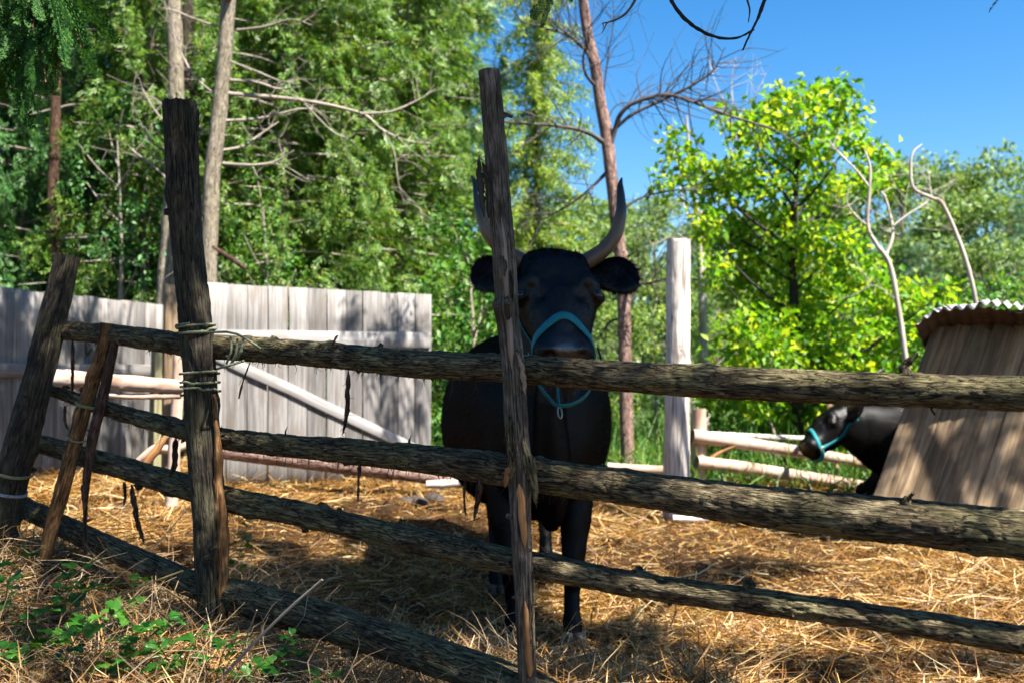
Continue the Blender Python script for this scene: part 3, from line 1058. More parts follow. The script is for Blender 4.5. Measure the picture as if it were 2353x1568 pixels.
bare_tree('pale_dead_tree', 'thin pale dead trunk behind the peeled post with whitish top twigs', 12.0,
          [(1622, 1010, 20), (1616, 800, 19), (1612, 640, 18), (1604, 520, 15), (1590, 420, 9), (1582, 330, 6), (1576, 268, 5)], M['pale_bark'],
          [([(1606, 540), (1570, 470), (1556, 380), (1545, 270)], 5), ([(1600, 500), (1660, 430), (1690, 330), (1680, 200), (1690, 130)], 6), ([(1670, 400), (1705, 300), (1735, 220), (1770, 150)], 5),
           ([(1690, 320), (1665, 240), (1640, 180), (1625, 120)], 4), ([(1700, 310), (1760, 280), (1800, 230)], 4), ([(1612, 600), (1560, 540), (1500, 560), (1480, 520)], 4)], M['pale_bark'], 4, 9, 0.5)
bare_tree('forked_cedar_trunk', 'pale forked cedar trunk with long dead branches left of the gate', 9.0,
          [(478, 760, 34), (482, 560, 36), (486, 420, 38), (496, 330, 36), (508, 220, 35), (518, 100, 34), (528, -40, 32)], M['grey_bark'],
          [([(520, 215), (600, 222), (700, 232), (790, 250), (840, 266), (880, 300), (940, 325), (990, 330)], 11),
           ([(830, 262), (900, 256), (960, 230), (1000, 205)], 6), ([(530, 185), (590, 190), (640, 205), (690, 200)], 9), ([(525, 140), (590, 165), (640, 185), (690, 193)], 6),
           ([(518, 278), (600, 272), (680, 252), (720, 250)], 8), ([(508, 346), (560, 335), (610, 300), (640, 280)], 7), ([(512, 376), (570, 380), (620, 376), (650, 362), (676, 346)], 9),
           ([(500, 222), (450, 180), (420, 130), (400, 80), (398, 20)], 6), ([(395, 295), (360, 260), (330, 210), (320, 180)], 5), ([(392, 340), (350, 330), (310, 250), (306, 190)], 4),
           ([(388, 415), (350, 380), (310, 350), (290, 330)], 5), ([(545, 70), (610, 62), (670, 45), (720, 60)], 7), ([(510, 65), (450, 45), (400, 25), (370, 18)], 6),
           ([(700, 240), (760, 300), (800, 320), (830, 345)], 5), ([(620, 300), (640, 345), (600, 390), (590, 430)], 3), ([(505, 300), (470, 300), (430, 260), (390, 230)], 5),
           ([(880, 300), (905, 350), (915, 420), (930, 470)], 4), ([(484, 480), (490, 560), (484, 610), (496, 660)], 6)], M['twig_grey'], 5, 7, 0.5)
bare_tree('slim_cedar_trunk', 'slim sunlit trunk rising behind the end of the board fence', 9.5,
          [(382, 760, 50), (382, 690, 47), (388, 560, 42), (398, 430, 40), (405, 300, 38), (404, 180, 36), (400, 60, 34), (396, -60, 30)], M['grey_bark'],
          [([(400, 260), (360, 230), (330, 215)], 5), ([(396, 400), (350, 360), (300, 350)], 4)], M['twig_grey'], 6, 4, 0.4)
bare_tree('dark_cedar_trunk', 'darker trunk just right of the slim sunlit trunk', 10.4,
          [(425, 760, 34), (428, 430, 32), (432, 200, 30), (428, -60, 26)], M['post_bark'], [([(430, 150), (460, 110), (470, 60)], 5), ([(430, 220), (452, 190), (480, 180)], 4)], M['twig_grey'], 7, 4, 0.4)
bare_tree('red_cedar_trunk', 'reddish brown trunk in the shaded wood at far left', 10.2,
          [(128, 700, 26), (124, 560, 25), (122, 430, 25), (126, 330, 24), (128, 200, 22), (126, -60, 20)], M['red_bark'],
          [([(130, 545), (160, 540), (200, 538), (240, 545)], 4), ([(126, 250), (170, 240), (220, 240)], 4), ([(124, 250), (60, 262), (10, 240)], 3)], M['twig_grey'], 8, 3, 0.4)
bare_tree('bare_sapling', 'forked bare sapling with pale trunk left of the shed', 9.3,
          [(2098, 960, 13.7), (2085, 860, 12.9), (2062, 700, 12.2), (2042, 605, 11.4), (2012, 560, 9.9), (1993, 520, 8.4), (1997, 440, 7.6), (1998, 385, 6.8), (1986, 345, 3.8)], M['pale_bark'],
          [([(2034, 590), (2050, 545), (2048, 510), (2034, 455), (2024, 440)], 9), ([(2050, 520), (2090, 490), (2125, 468), (2136, 450)], 7), ([(1993, 520), (1960, 490), (1945, 460), (1950, 430)], 6),
           ([(1996, 430), (1965, 390), (1925, 350), (1905, 325)], 7), ([(2047, 505), (2075, 480), (2085, 450)], 4), ([(2060, 690), (2020, 660), (1990, 655)], 3)], M['pale_bark'], 9, 6, 0.35, extra_depth=0.2)
bare_tree('bare_sapling', 'crooked grey bare sapling leaning over the shed roof', 8.6,
          [(2262, 800, 11.4), (2246, 720, 11.4), (2230, 640, 10.6), (2205, 560, 9.9), (2165, 470, 9.1), (2140, 455, 8.4), (2098, 432, 7.6), (2092, 380, 6.8), (2098, 350, 5.3), (2118, 332, 3.0)], M['pale_bark'],
          [([(2140, 455), (2136, 420), (2132, 380)], 2), ([(2205, 560), (2180, 500), (2150, 390)], 2)], M['pale_bark'], 10, 8, 0.35, extra_depth=0.2, twig_from=0.1)

# ------------------------------------------------------------------ near log fence
def fence_d(x):
    return 2.75 / (1 + 0.62 * (x - 1176) / FPX)


def bark_disp(r, seed, amp=0.005, knots=(), lump=0.06, fis=(10, 45)):
    def f(lc, th, u):
        sh = lc.shape[:2]
        q = lc.reshape(-1, 3)
        big = lump * r * fbm(q * np.array([5, 10, 10]), seed, 2)
        w = q + 0.03 * np.stack([vnoise(q * 12, seed + 5), vnoise(q * 12, seed + 6), vnoise(q * 12, seed + 7)], -1)
        rid = 1 - np.abs(vnoise(w * np.array([fis[0], fis[1], fis[1]]), seed + 1)) * 1.7
        rid2 = 1 - np.abs(vnoise(w * np.array([fis[0] * 2.2, fis[1] * 2, fis[1] * 2]), seed + 2)) * 1.7
        d = (big + amp * (-0.75 * np.clip(rid, 0, 1) ** 3 - 0.35 * np.clip(rid2, 0, 1) ** 3)).reshape(sh)
        for (uu, tt, s, h) in knots:
            da = np.angle(np.exp(1j * (th - tt)))[None, :] * r
            dd = ((u[:, None] - uu) / s) ** 2 + (da / (s * 0.8)) ** 2
            d = d + h * np.exp(-dd) - 0.5 * h * np.exp(-dd * 6)
        return d
    return f


def log_part(name, px, dfun, material, parent, seed, step=0.008, m=44, amp=0.005, nk=0, back=0.0, ref=(0, -1, 0), lump=0.06, stubs=(), jag=0.0, origin=(0, 0, 0), capm=None, fis=(10, 45)):
    """a log given by (x, y, width) spots of the picture at the distance dfun(x)"""
    o = np.array(origin)
    ds = [dfun(x) + back if callable(dfun) else dfun[k] + back for k, (x, y, w) in enumerate(px)]
    P = [np.array(at(x, y, d)) - o for (x, y, w), d in zip(px, ds)]
    R = [w * d / FPX / 2 for (x, y, w), d in zip(px, ds)]
    g = np.random.default_rng(seed)
    Ps = spline(np.array(P), 200)
    L = np.linalg.norm(np.diff(Ps, axis=0), axis=1).sum()
    rm = float(np.mean(R))
    knots = [(g.uniform(0.05, L - 0.05), g.uniform(-2.2, 2.6), g.uniform(0.014, 0.028), g.uniform(0.004, 0.012)) for _ in range(nk)]
    b = Bag()
    P2, T, Nn, B, RR = tube(b, P, R, max(12, int(L / step)), m, bark_disp(rm, seed, amp, knots, lump, fis), ref, True, 1, 0, jag, seed)
    n = len(P2)
    u = np.linspace(0, L, n)
    for (uu, tt, s, h) in knots:                       # broken branch stubs on some knots
        if h > 0.009:
            i = int(np.clip(uu / L * (n - 1), 0, n - 1))
            v = math.cos(tt) * Nn[i] + math.sin(tt) * B[i]
            p = P2[i] + v * RR[i] * 0.9
            q = p + v * g.uniform(0.006, 0.016) + T[i] * g.normal(0, 0.008)
            tube(b, [p, (p + q) / 2, q], [s * 0.7, s * 0.55, s * 0.42], 5, 9, lambda lc, th, u_: 0.002 * vnoise(lc.reshape(-1, 3) * 90, seed).reshape(lc.shape[:2]), jag=0.006)
    for (t, tt, ln, rr, bend) in stubs:                # longer twigs and spikes
        i = int(t * (n - 1))
        v = math.cos(tt) * Nn[i] + math.sin(tt) * B[i]
        p = P2[i] + v * RR[i] * 0.8
        if tt > -1.0:
            ln *= 0.45
        q = p + v * ln * 0.5
        e = p + v * ln + T[i] * bend * ln
        tube(b, [p, q, e], [rr * 1.5, rr * 0.9, rr * (0.2 if ln > 0.028 else 0.6)], 10, 9, lambda lc, th, u_: rr * 0.3 * vnoise(lc.reshape(-1, 3) * 110, seed).reshape(lc.shape[:2]), jag=0.004)
    mats = [material, capm or M['cut_wood']]
    return b.build(name, mats, parent, True), (P2, T, Nn, B, RR, L)


def strip(bag, pts, w, th=0.0025, seed=0, twist=0.3, normal=(0, -1, 0), frays=0):
    """a torn strip of bark: a thin bent slab with ragged edges"""
    g = np.random.default_rng(seed)
    P = spline(np.array([tuple(p) for p in pts], float), max(10, len(pts) * 6))
    n = len(P)
    T, Nn, B = frames(P, normal)
    W = np.interp(np.linspace(0, 1, n), np.linspace(0, 1, len(w)), w)
    a = twist * np.sin(np.linspace(0, 5, n) + seed)
    S = B * np.cos(a)[:, None] + Nn * np.sin(a)[:, None]
    Z = np.cross(T, S)
    t_ = np.linspace(0, 9, n)[:, None] * np.array([1.0, 0, 0])
    rag = 0.22 if frays else 0.10
    taper = np.clip(np.minimum(np.arange(n), np.arange(n)[::-1]) / (0.12 * n), 0.12, 1)
    l = W * taper * (0.5 + rag * vnoise(t_ * (2.2 if frays else 0.8), seed))
    r = W * taper * (0.5 + rag * vnoise(t_ * (2.2 if frays else 0.8), seed + 9))
    V = np.stack([P - S * l[:, None] + Z * th, P + S * 0 + Z * (th * 1.8), P + S * r[:, None] + Z * th, P + S * r[:, None] - Z * th, P - S * l[:, None] - Z * th], 1).reshape(-1, 3)
    k = np.arange(n - 1)
    F = []
    for j in range(5):
        j2 = (j + 1) % 5
        F.append(np.stack([k * 5 + j, k * 5 + j2, (k + 1) * 5 + j2, (k + 1) * 5 + j], -1))
    uu = np.concatenate([[0], np.cumsum(np.linalg.norm(np.diff(P, axis=0), axis=1))]) + seed * 0.37
    lc = np.stack([np.repeat(uu[:, None], 5, 1), np.stack([-l, 0 * l, r, r, -l], 1), np.repeat(np.array([[th, 1.8 * th, th, -th, -th]]), n, 0)], -1).reshape(-1, 3)
    bag.add(V, [np.concatenate(F), np.array([[0, 1, 2, 3, 4][::-1], [(n - 1) * 5 + j for j in range(5)]])], lc)
    for _ in range(frays):
        i = g.integers(0, n)
        p = P[i] + S[i] * g.choice([-1, 1]) * W[i] * 0.4
        v = g.normal(0, 1, 3)
        v[2] -= 0.8
        v /= np.linalg.norm(v)
        q = p + v * g.uniform(0.01, 0.035)
        tube(bag, [p, (p + q) / 2 + g.normal(0, 0.003, 3), q], [0.0013, 0.0006], 4, 3, cap=False)


FENCE = thing('log_fence', 'rough log fence of bark covered rails across the foreground', 'fence', (0, 0, 0))


def near_fence():
    rails = [
        [(112, 757, 45), (260, 768, 48), (420, 790, 55), (560, 801, 60), (760, 816, 62), (960, 836, 65), (1180, 846, 68), (1420, 864, 73), (1700, 880, 78), (2000, 892, 80), (2352, 905, 84), (2480, 911, 85)],
        [(108, 893, 28), (250, 940, 36), (415, 985, 46), (520, 1008, 50), (760, 1032, 58), (960, 1052, 68), (1160, 1078, 78), (1250, 1092, 80), (1500, 1128, 86), (1800, 1168, 100), (2100, 1200, 110), (2352, 1228, 118), (2480, 1244, 119)],
        [(72, 1012, 42), (250, 1065, 50), (430, 1118, 60), (530, 1148, 58), (700, 1182, 58), (900, 1228, 60), (1160, 1285, 62), (1250, 1302, 62), (1500, 1348, 62), (1800, 1388, 62), (2100, 1430, 62), (2352, 1470, 66), (2480, 1488, 67)],
        [(25, 1150, 50), (210, 1238, 52), (453, 1345, 62), (560, 1372, 80), (760, 1430, 85), (960, 1495, 86), (1150, 1560, 90), (1350, 1640, 92)]]
    stubs = [
        [(0.395, 1.5, 0.022, 0.006, .3), (0.47, 1.6, 0.02, 0.006, .4), (0.84, -1.5, 0.05, 0.012, 0.5), (0.855, 1.6, 0.045, 0.003, 0.3), (0.55, 1.5, 0.02, 0.006, .2), (0.585, 1.4, 0.02, 0.006, .2), (0.2, -1.4, 0.04, 0.003, .2), (0.94, 1.6, .02, .005, .3)],
        [(0.41, -1.4, 0.03, 0.004, 0.2), (0.83, -1.2, 0.03, 0.01, 0.4), (0.57, 0.4, 0.02, 0.008, .2), (0.3, -1.4, .03, .003, .3)],
        [(0.63, 0.5, 0.02, 0.008, .2), (0.68, 1.3, 0.02, 0.007, .2), (0.76, 0.3, 0.022, 0.009, .2), (0.46, 0.2, 0.02, 0.008, .2), (0.86, .4, .02, .009, .3), (0.58, .3, .022, .009, .2)],
        [(0.6, 1.3, 0.03, 0.005, .3)]]
    out = []
    for k, px in enumerate(rails):
        o, info = log_part('rail', px, fence_d, M['rail_bark'], FENCE, 20 + k, 0.0065, 56, (0.0055, 0.0065, 0.0055, 0.005)[k], (16, 16, 22, 10)[k], back=(0.085, 0.095, 0.09, 0.09)[k], stubs=stubs[k], lump=(.07, .07, .09, .1)[k])
        out.append((o, info))
    # fringe of bark fibres under the rails, and torn strips that hang
    g = np.random.default_rng(77)
    for k, (o, (P, T, Nn, B, R, L)) in enumerate(out[:3]):
        b = Bag()
        for _ in range((150, 190, 90)[k]):
            i = int(g.uniform(0.02, 0.62) * (len(P) - 1))
            a = -math.pi / 2 + g.normal(0, 0.55)
            v = math.cos(a) * Nn[i] + math.sin(a) * B[i]
            if v[2] > 0:
                v = -v
            p = P[i] + v * R[i] * 0.93
            ln = g.gamma(2, 0.007) + 0.006
            q = p + v * ln + g.normal(0, 0.006, 3)
            tube(b, [p, (p + q) / 2 + g.normal(0, 0.003, 3), q], [0.0014, 0.0006], 4, 3, cap=False)
        f = b.build('bark_fibre', M['twig_dark'], o)
        f['kind'] = 'stuff'
    hang = [  # rail, spots, widths in picture
        (0, [(800, 846), (798, 900), (797, 950), (788, 995)], [10, 9, 10, 5], 14),
        (1, [(826, 1062), (824, 1100), (822, 1152)], [10, 5, 2], 8),
        (1, [(1068, 1105), (1066, 1140), (1069, 1184)], [6, 5, 3], 5),
        (1, [(1102, 1100), (1098, 1145), (1088, 1195)], [17, 13, 3], 9),
        (2, [(302, 1112), (312, 1180), (330, 1245)], [12, 10, 8], 10),
        (2, [(285, 1105), (288, 1135), (284, 1160)], [8, 6, 3], 5),
        (0, [(168, 780), (167, 840), (166, 905)], [8, 7, 4], 6),
        (0, [(195, 785), (200, 815), (210, 800)], [4, 4, 2], 2),
        (0, [(575, 830), (560, 870), (548, 915)], [4, 3, 3], 3),
        (0, [(470, 835), (468, 860), (468, 885)], [6, 7, 3], 3),
        (1, [(150, 930), (150, 970), (165, 1000)], [6, 5, 2], 3),
        (0, [(775, 770), (765, 790), (755, 815)], [5, 4, 2], 2),
        (1, [(405, 1000), (400, 1070), (380, 1110)], [14, 12, 4], 10)]
    for r, pts, w, fr in hang:
        b = Bag()
        d = [fence_d(x) + 0.05 for x, y in pts]
        strip(b, [at(x, y, dd) for (x, y), dd in zip(pts, d)], [ww * d[0] / FPX for ww in w], 0.003, r + len(pts) + int(pts[0][0]), 0.4, frays=fr)
        b.build('bark_strip', M['red_bark'], out[r][0])
    # posts, in front of the rails
    mid, mi = log_part('post', [(1123, 163, 50), (1135, 300, 52), (1149, 480, 54), (1159, 600, 54), (1165, 720, 55), (1178, 830, 56), (1185, 960, 58), (1194, 1090, 54), (1196, 1200, 49), (1203, 1350, 46), (1212, 1568, 44), (1219, 1760, 44)],
                       lambda x: 2.75, M['old_wood'], FENCE, 41, 0.006, 40, 0.0032, 7, lump=0.07, fis=(4, 70),
                       stubs=[(0.075, -1.4, 0.028, 0.008, .2), (0.27, -1.4, 0.008, 0.008, 0), (0.44, -0.6, 0.014, 0.009, 0), (0.715, 1.4, 0.03, 0.011, -.1), (0.77, -.9, .02, .008, 0), (0.83, 1.5, .02, .006, 0), (0.655, -1.5, .02, .007, 0)])
    mid['label'] = 'weathered split middle post with peeling bark'
    pe = [  # torn pieces on the middle post: spots, widths, material
        ([(1100, 362), (1101, 400), (1106, 450), (1112, 500)], [7, 13, 15, 8], 'twig_dark', 3),
        ([(1108, 372), (1116, 400), (1120, 440), (1122, 502)], [8, 12, 14, 8], 'post_bark', 2),
        ([(1168, 950), (1172, 1010), (1176, 1060), (1170, 1110)], [20, 26, 20, 6], 'rail_bark', 5),
        ([(1200, 1000), (1214, 1060), (1226, 1110), (1232, 1165)], [14, 28, 24, 8], 'rail_bark', 8),
        ([(1186, 808), (1196, 835), (1203, 870), (1206, 905)], [4, 10, 12, 6], 'peeled_tan', 2),
        ([(1168, 1070), (1163, 1095), (1160, 1118)], [14, 12, 4], 'peeled_orange', 3),
        ([(1222, 1300), (1226, 1360), (1222, 1420), (1224, 1480)], [4, 7, 5, 3], 'rail_bark', 2),
        ([(1152, 500), (1160, 600), (1166, 690), (1172, 780), (1176, 850)], [10, 14, 12, 13, 8], 'peeled_tan', 0),
        ([(1172, 620), (1176, 660), (1176, 700)], [6, 9, 5], 'post_bark', 1),
        ([(1192, 1110), (1200, 1180), (1206, 1260)], [16, 18, 10], 'peeled_orange', 0),
        ([(1206, 1380), (1212, 1470), (1218, 1560)], [12, 18, 14], 'peeled_orange', 0)]
    for k, (pts, w, mt, fr) in enumerate(pe):
        b = Bag()
        flat = mt.startswith('peeled') and fr == 0
        dd = 2.75 - (0.0315 if flat else 0.034)
        strip(b, [at(x, y, dd) for x, y in pts], [ww * 2.72 / FPX for ww in w], 0.0015 if flat else 0.003, 300 + k, 0.05 if flat else 0.35, frays=fr)
        b.build('bark_strip', M[mt], mid)
    left, li = log_part('post', [(412, 232, 78), (420, 400, 77), (430, 560, 73), (445, 700, 76), (458, 850, 76), (466, 1000, 78), (478, 1150, 77), (485, 1300, 74), (490, 1430, 66), (493, 1500, 64)],
                        lambda x: 3.42, M['post_bark'], FENCE, 42, 0.007, 48, 0.005, 8, lump=0.07, fis=(4, 50), jag=0.012)
    left['label'] = 'thick dark left post wound with green rope'
    b = Bag()
    strip(b, [at(x, y, 3.385) for x, y in ((490, 905), (498, 1000), (503, 1100), (508, 1200), (511, 1300), (508, 1390), (503, 1450))], [w * 3.4 / FPX for w in (6, 12, 18, 24, 28, 20, 12)], 0.012, 5, 0.12, frays=3)
    b.build('split_face', M['stake_wood'], left)
    b = Bag()
    strip(b, [at(x, y, 3.375) for x, y in ((455, 250), (453, 300), (449, 360))], [w * 3.4 / FPX for w in (5, 9, 3)], 0.004, 6, 0.3, frays=2)
    b.build('bark_strip', M['post_bark'], left)
    lean, le = log_part('post', [(158, 586, 58), (135, 680, 62), (105, 800, 67), (75, 920, 72), (45, 1030, 76), (22, 1120, 77), (0, 1230, 76), (-12, 1290, 74)],
                        lambda x: 3.86, M['post_bark'], FENCE, 43, 0.008, 44, 0.006, 6, lump=0.1, fis=(4, 40))
    lean['label'] = 'thick post leaning right at the left end of the fence'
    return mi, li


MID_POST, LEFT_POST = near_fence()


def ropes():
    P, T, Nn, B, R, L = LEFT_POST

    def at_y(y):
        z = at(450, y, 3.42).z
        i = int(np.argmin(np.abs(P[:, 2] - z)))
        return i

    def loops(bag, ya, yb, turns, tail=None, phase=0.0):
        ts = np.linspace(0, turns, int(turns * 26))
        pts = []
        for t in ts:
            f = t / turns
            i = at_y(ya + (yb - ya) * f + 4 * math.sin(t * 4.1))
            a = phase + t * 2 * math.pi
            pts.append(P[i] + (R[i] * 1.02 + 0.006) * (math.cos(a) * Nn[i] + math.sin(a) * B[i]))
        if tail:
            pts += [np.array(q) for q in tail]
        tube(bag, pts, [0.0042, 0.0042], len(pts) * 2, 6, lambda lc, th, u: 0.0009 * np.sin(u[:, None] * 520 + th[None, :]) + 0 * lc[..., 0])
    root = thing('rope', 'green rope lashed around the dark left post and over the top rail', 'rope', tuple(P[at_y(850)]))
    o = np.array(root.location)

    def part(*a, **k):
        b = Bag()
        loops(b, *a, **k)
        for v in b.V:
            v -= o
        b.build('rope_coil', M['rope'], root, True)
    d = fence_d(560)
    part(742, 760, 2.1, tail=[at(520, 762, d - .02), at(560, 775, d - .02), at(600, 800, d - .03)])
    part(905, 848, 3.4, tail=[at(520, 840, d - .03), at(560, 828, d + .02)], phase=1.2)
    b = Bag()
    for s, (xa, ya, xb, yb) in enumerate(((530, 775, 520, 835), (545, 778, 528, 840), (552, 790, 545, 822), (535, 830, 560, 775))):
        tube(b, [np.array(at(xa, ya, d - 0.01)) - o, np.array(at((xa + xb) / 2 + 6, (ya + yb) / 2, d - 0.028)) - o, np.array(at(xb, yb, d - 0.01)) - o], [0.004, 0.004], 10, 6)
    b.build('knot', M['rope'], root, True)


def mat_simple(name, a, b, scale, rough=0.8, spec=0.3, bump=0.4, bdist=0.003, metallic=0.0):
    m, nt, out = new_mat(name)
    tc = nt.nodes.new('ShaderNodeTexCoord').outputs['Object']
    f = noise(nt, tc, scale, 4, 0.6)
    principled(nt, out, ramp(nt, f, [(0.3, a), (0.7, b)]), rough, spec, f, bump, bdist, Metallic=metallic)
    return m


M['rope'] = mat_simple('rope', (0.075, 0.09, 0.055), (0.19, 0.2, 0.12), 120)
M['twine'] = mat_simple('twine', (0.11, 0.12, 0.055), (0.24, 0.23, 0.12), 120)
M['twine_grey'] = mat_simple('twine_grey', (0.16, 0.17, 0.19), (0.32, 0.34, 0.38), 120)
ropes()


def single_log(name, label, cat, px, dfun, material, seed, origin_d=None, **kw):
    x, y, w = px[-1]
    p = at(x, y, dfun(x) if callable(dfun) else dfun[-1])
    root = thing(name, label, cat, p)
    o, info = log_part('shaft', px, dfun, material, root, seed, origin=tuple(p), **kw)
    return root, info


def ring_of(name, label, p, r, normal, material, tilt=0.0, n=2, rr=0.003):
    """twine wound round a stick"""
    root = thing(name, label, 'twine', p)
    nz = Vector(normal).normalized()
    q = nz.to_track_quat('Z', 'Y')
    b = Bag()
    pts = []
    for t in np.linspace(0, n * 2 * math.pi, n * 20):
        v = q @ Vector((r * math.cos(t), r * math.sin(t), 0.006 * t / 6.28 + tilt * r * math.cos(t)))
        pts.append(v)
    tube(b, pts, [rr, rr], n * 40, 5)
    b.build('coil', material, root, True)


def side_bits():
    # two thin stakes tied to the rails at the left
    single_log('wooden_stake', 'orange peeled stake with a mossy sawn top leaning on the left rails', 'stake',
               [(247, 742, 32), (240, 790, 32), (222, 850, 33), (196, 930, 35), (166, 1040, 35), (136, 1150, 36), (118, 1210, 32), (104, 1285, 28)], lambda x: 3.72, M['stake_wood'], 61, m=26, amp=0.003, nk=4, step=0.012)
    single_log('wooden_stake', 'thin reddish stake tapering down just right of the orange stake', 'stake',
               [(264, 785, 20), (250, 850, 23), (232, 930, 24), (212, 1010, 24), (202, 1080, 18), (196, 1160, 11), (196, 1240, 9), (200, 1315, 8)], lambda x: 3.70, M['red_bark'], 62, m=18, amp=0.002, nk=2, step=0.012)
    p = at(200, 935, 3.72)
    ring_of('twine', 'green twine holding the two leaning stakes together', p, 0.042, (0.3, 0, 1), M['twine'])
    p = at(180, 1000, 3.72)
    ring_of('twine', 'loose yellow green twine lower on the orange stake', p, 0.040, (0.5, 0, 1), M['twine'], 0.5, 1)
    p = at(30, 1085, 3.86)
    ring_of('twine', 'tan cord wrapped around the leaning end post', p, 0.072, (0.3, 0, 1), M['twine'], 0.15, 2)
    p = at(15, 1130, 3.86)
    ring_of('twine', 'grey blue cord wrapped low on the leaning end post', p, 0.072, (0.3, 0, 1), M['twine_grey'], 0.05, 2)
    # peeled rails running back from the leaning post to a pale post
    root = thing('rail_fence', 'short run of pale peeled rails going back from the leaning post', 'fence', at(405, 1100, 5.3))
    o = tuple(root.location)
    log_part('rail', [(92, 868, 46), (180, 872, 43), (300, 880, 38), (412, 888, 32)], [4.05, 4.4, 4.9, 5.3], M['peeled_pale'], root, 63, ref=(0, 0, 1), m=26, amp=0.003, nk=5, step=0.012, origin=o)
    log_part('rail', [(230, 905, 14), (300, 910, 14), (412, 908, 16)], [4.6, 4.9, 5.3], M['peeled_pale'], root, 64, ref=(0, 0, 1), m=16, amp=0.002, nk=2, step=0.015, origin=o)
    log_part('post', [(410, 790, 24), (408, 900, 26), (402, 1000, 28), (396, 1110, 30), (394, 1160, 30)], lambda x: 5.4, M['peeled_pale'], root, 65, m=18, amp=0.003, nk=3, step=0.015, origin=o)
    single_log('fallen_branch', 'crooked pale fallen branch lying behind the left post', 'branch',
               [(300, 1075, 14), (330, 1050, 22), (360, 1030, 24), (400, 1032, 20), (430, 1020, 16), (445, 1010, 10)], lambda x: 6.2, M['peeled_pale'], 66, m=14, amp=0.004, nk=3, step=0.02)
    single_log('fallen_branch', 'broken bright branch end sticking up behind the left post', 'branch',
               [(385, 1000, 16), (365, 1025, 18), (345, 1050, 20), (325, 1080, 18)], lambda x: 6.0, M['peeled_orange'], 67, m=12, amp=0.003, nk=1, step=0.02)
    single_log('fallen_branch', 'reddish dead branch caught in the bushes above the gate', 'branch',
               [(488, 566, 8), (510, 580, 11), (540, 600, 12), (566, 618, 10)], lambda x: 8.2, M['red_bark'], 68, m=10, amp=0.003, nk=1, step=0.02)
    # log lying along the foot of the gate
    single_log('lying_log', 'long pinkish log lying along the foot of the weathered gate', 'log',
               [(430, 1020, 44), (600, 1042, 46), (760, 1062, 46), (900, 1080, 40), (1060, 1104, 34)], [6.8, 7.0, 7.2, 7.4, 7.6], M['pine_bark'], 69, ref=(0, 0, 1), m=26, amp=0.004, nk=6, step=0.02)
    single_log('lying_log', 'short pale log on the straw at the gate end', 'log', [(980, 1112, 18), (1020, 1110, 20), (1062, 1108, 16)], lambda x: 7.0, M['peeled_white'], 70, m=14, amp=0.002, nk=1, step=0.02)
    single_log('lying_log', 'pale log behind the black cow by the dead pine', 'log', [(1395, 1070, 18), (1470, 1076, 20), (1535, 1078, 18)], lambda x: 8.6, M['peeled_pale'], 71, m=14, amp=0.002, nk=1, step=0.02)
    single_log('lying_log', 'small white split log at the foot of the peeled post', 'log', [(1545, 1190, 16), (1590, 1192, 18), (1628, 1190, 14)], lambda x: 7.2, M['peeled_white'], 72, m=14, amp=0.002, nk=1, step=0.02)


side_bits()


# ------------------------------------------------------------------ board gate, board fence
def board_mesh(name, w, h, t, material, parent, loc, rot=(0, 0, 0), seed=0, along='z', jit=0.002, cut=0.0):
    """a plank: bevelled slab with slightly uneven edges, lc runs along the grain"""
    g = np.random.default_rng(seed)
    n = 7
    u = np.linspace(0, h, n)
    e = 0.12 * min(w, t)
    prof = np.array([(-w / 2 + e, -t / 2), (w / 2 - e, -t / 2), (w / 2, -t / 2 + e), (w / 2, t / 2 - e), (w / 2 - e, t / 2), (-w / 2 + e, t / 2), (-w / 2, t / 2 - e), (-w / 2, -t / 2 + e)])
    V = []
    for k in range(n):
        j = g.normal(0, jit, 2)
        for (a, b) in prof:
            V.append((a + j[0], b + j[1] * 0.6, u[k] + (cut * a if k == n - 1 else 0)))
    V = np.array(V)
    L = V[:, [2, 0, 1]] + np.array([seed * 1.37, seed * 0.21, 0])
    if along == 'x':
        V = V[:, [2, 1, 0]] * np.array([1, 1, -1])
    k, j = np.meshgrid(np.arange(n - 1), np.arange(8), indexing='ij')
    j2 = (j + 1) % 8
    q = np.stack([k * 8 + j, k * 8 + j2, (k + 1) * 8 + j2, (k + 1) * 8 + j], -1).reshape(-1, 4)
    caps = np.array([list(range(8))[::-1], list(range((n - 1) * 8, n * 8))])
    o = mk(name, V, [q, caps], material, parent, L)
    o.location = loc
    o.rotation_euler = rot
    return o


def gate():
    a, b = Vector((-2.20, 7.13, 0)), Vector((-0.672, 8.24, 0))
    L = (b - a).length
    root = thing('board_gate', 'weathered grey board gate with diagonal brace standing in the sun', 'gate', (a.x, a.y, 0.40), math.atan2(b.y - a.y, b.x - a.x))
    n = 12
    w = L / n
    g = np.random.default_rng(3)
    for k in range(n):
        board_mesh('board', w - 0.005, 1.525 + g.normal(0, 0.002), 0.022, M['board_grey'], root, (w * (k + 0.5), g.normal(0, 0.0025), 0.0), (0, g.normal(0, 0.002), 0), 10 + k, cut=g.normal(0, 0.01))
    board_mesh('cross_rail', 0.125, L - 0.04, 0.024, M['board_white'], root, (0.02, -0.0255, 1.125), (0, -0.012, 0), 40, 'x')
    p, q = Vector((0.02, 0, 1.02)), Vector((L - 0.12, 0, 0.23))
    d = q - p
    board_mesh('brace', 0.082, d.length, 0.02, M['board_white'], root, (p.x + 0.03, -0.0225, p.z), (0, math.atan2(-d.z, d.x), 0), 42, 'x')


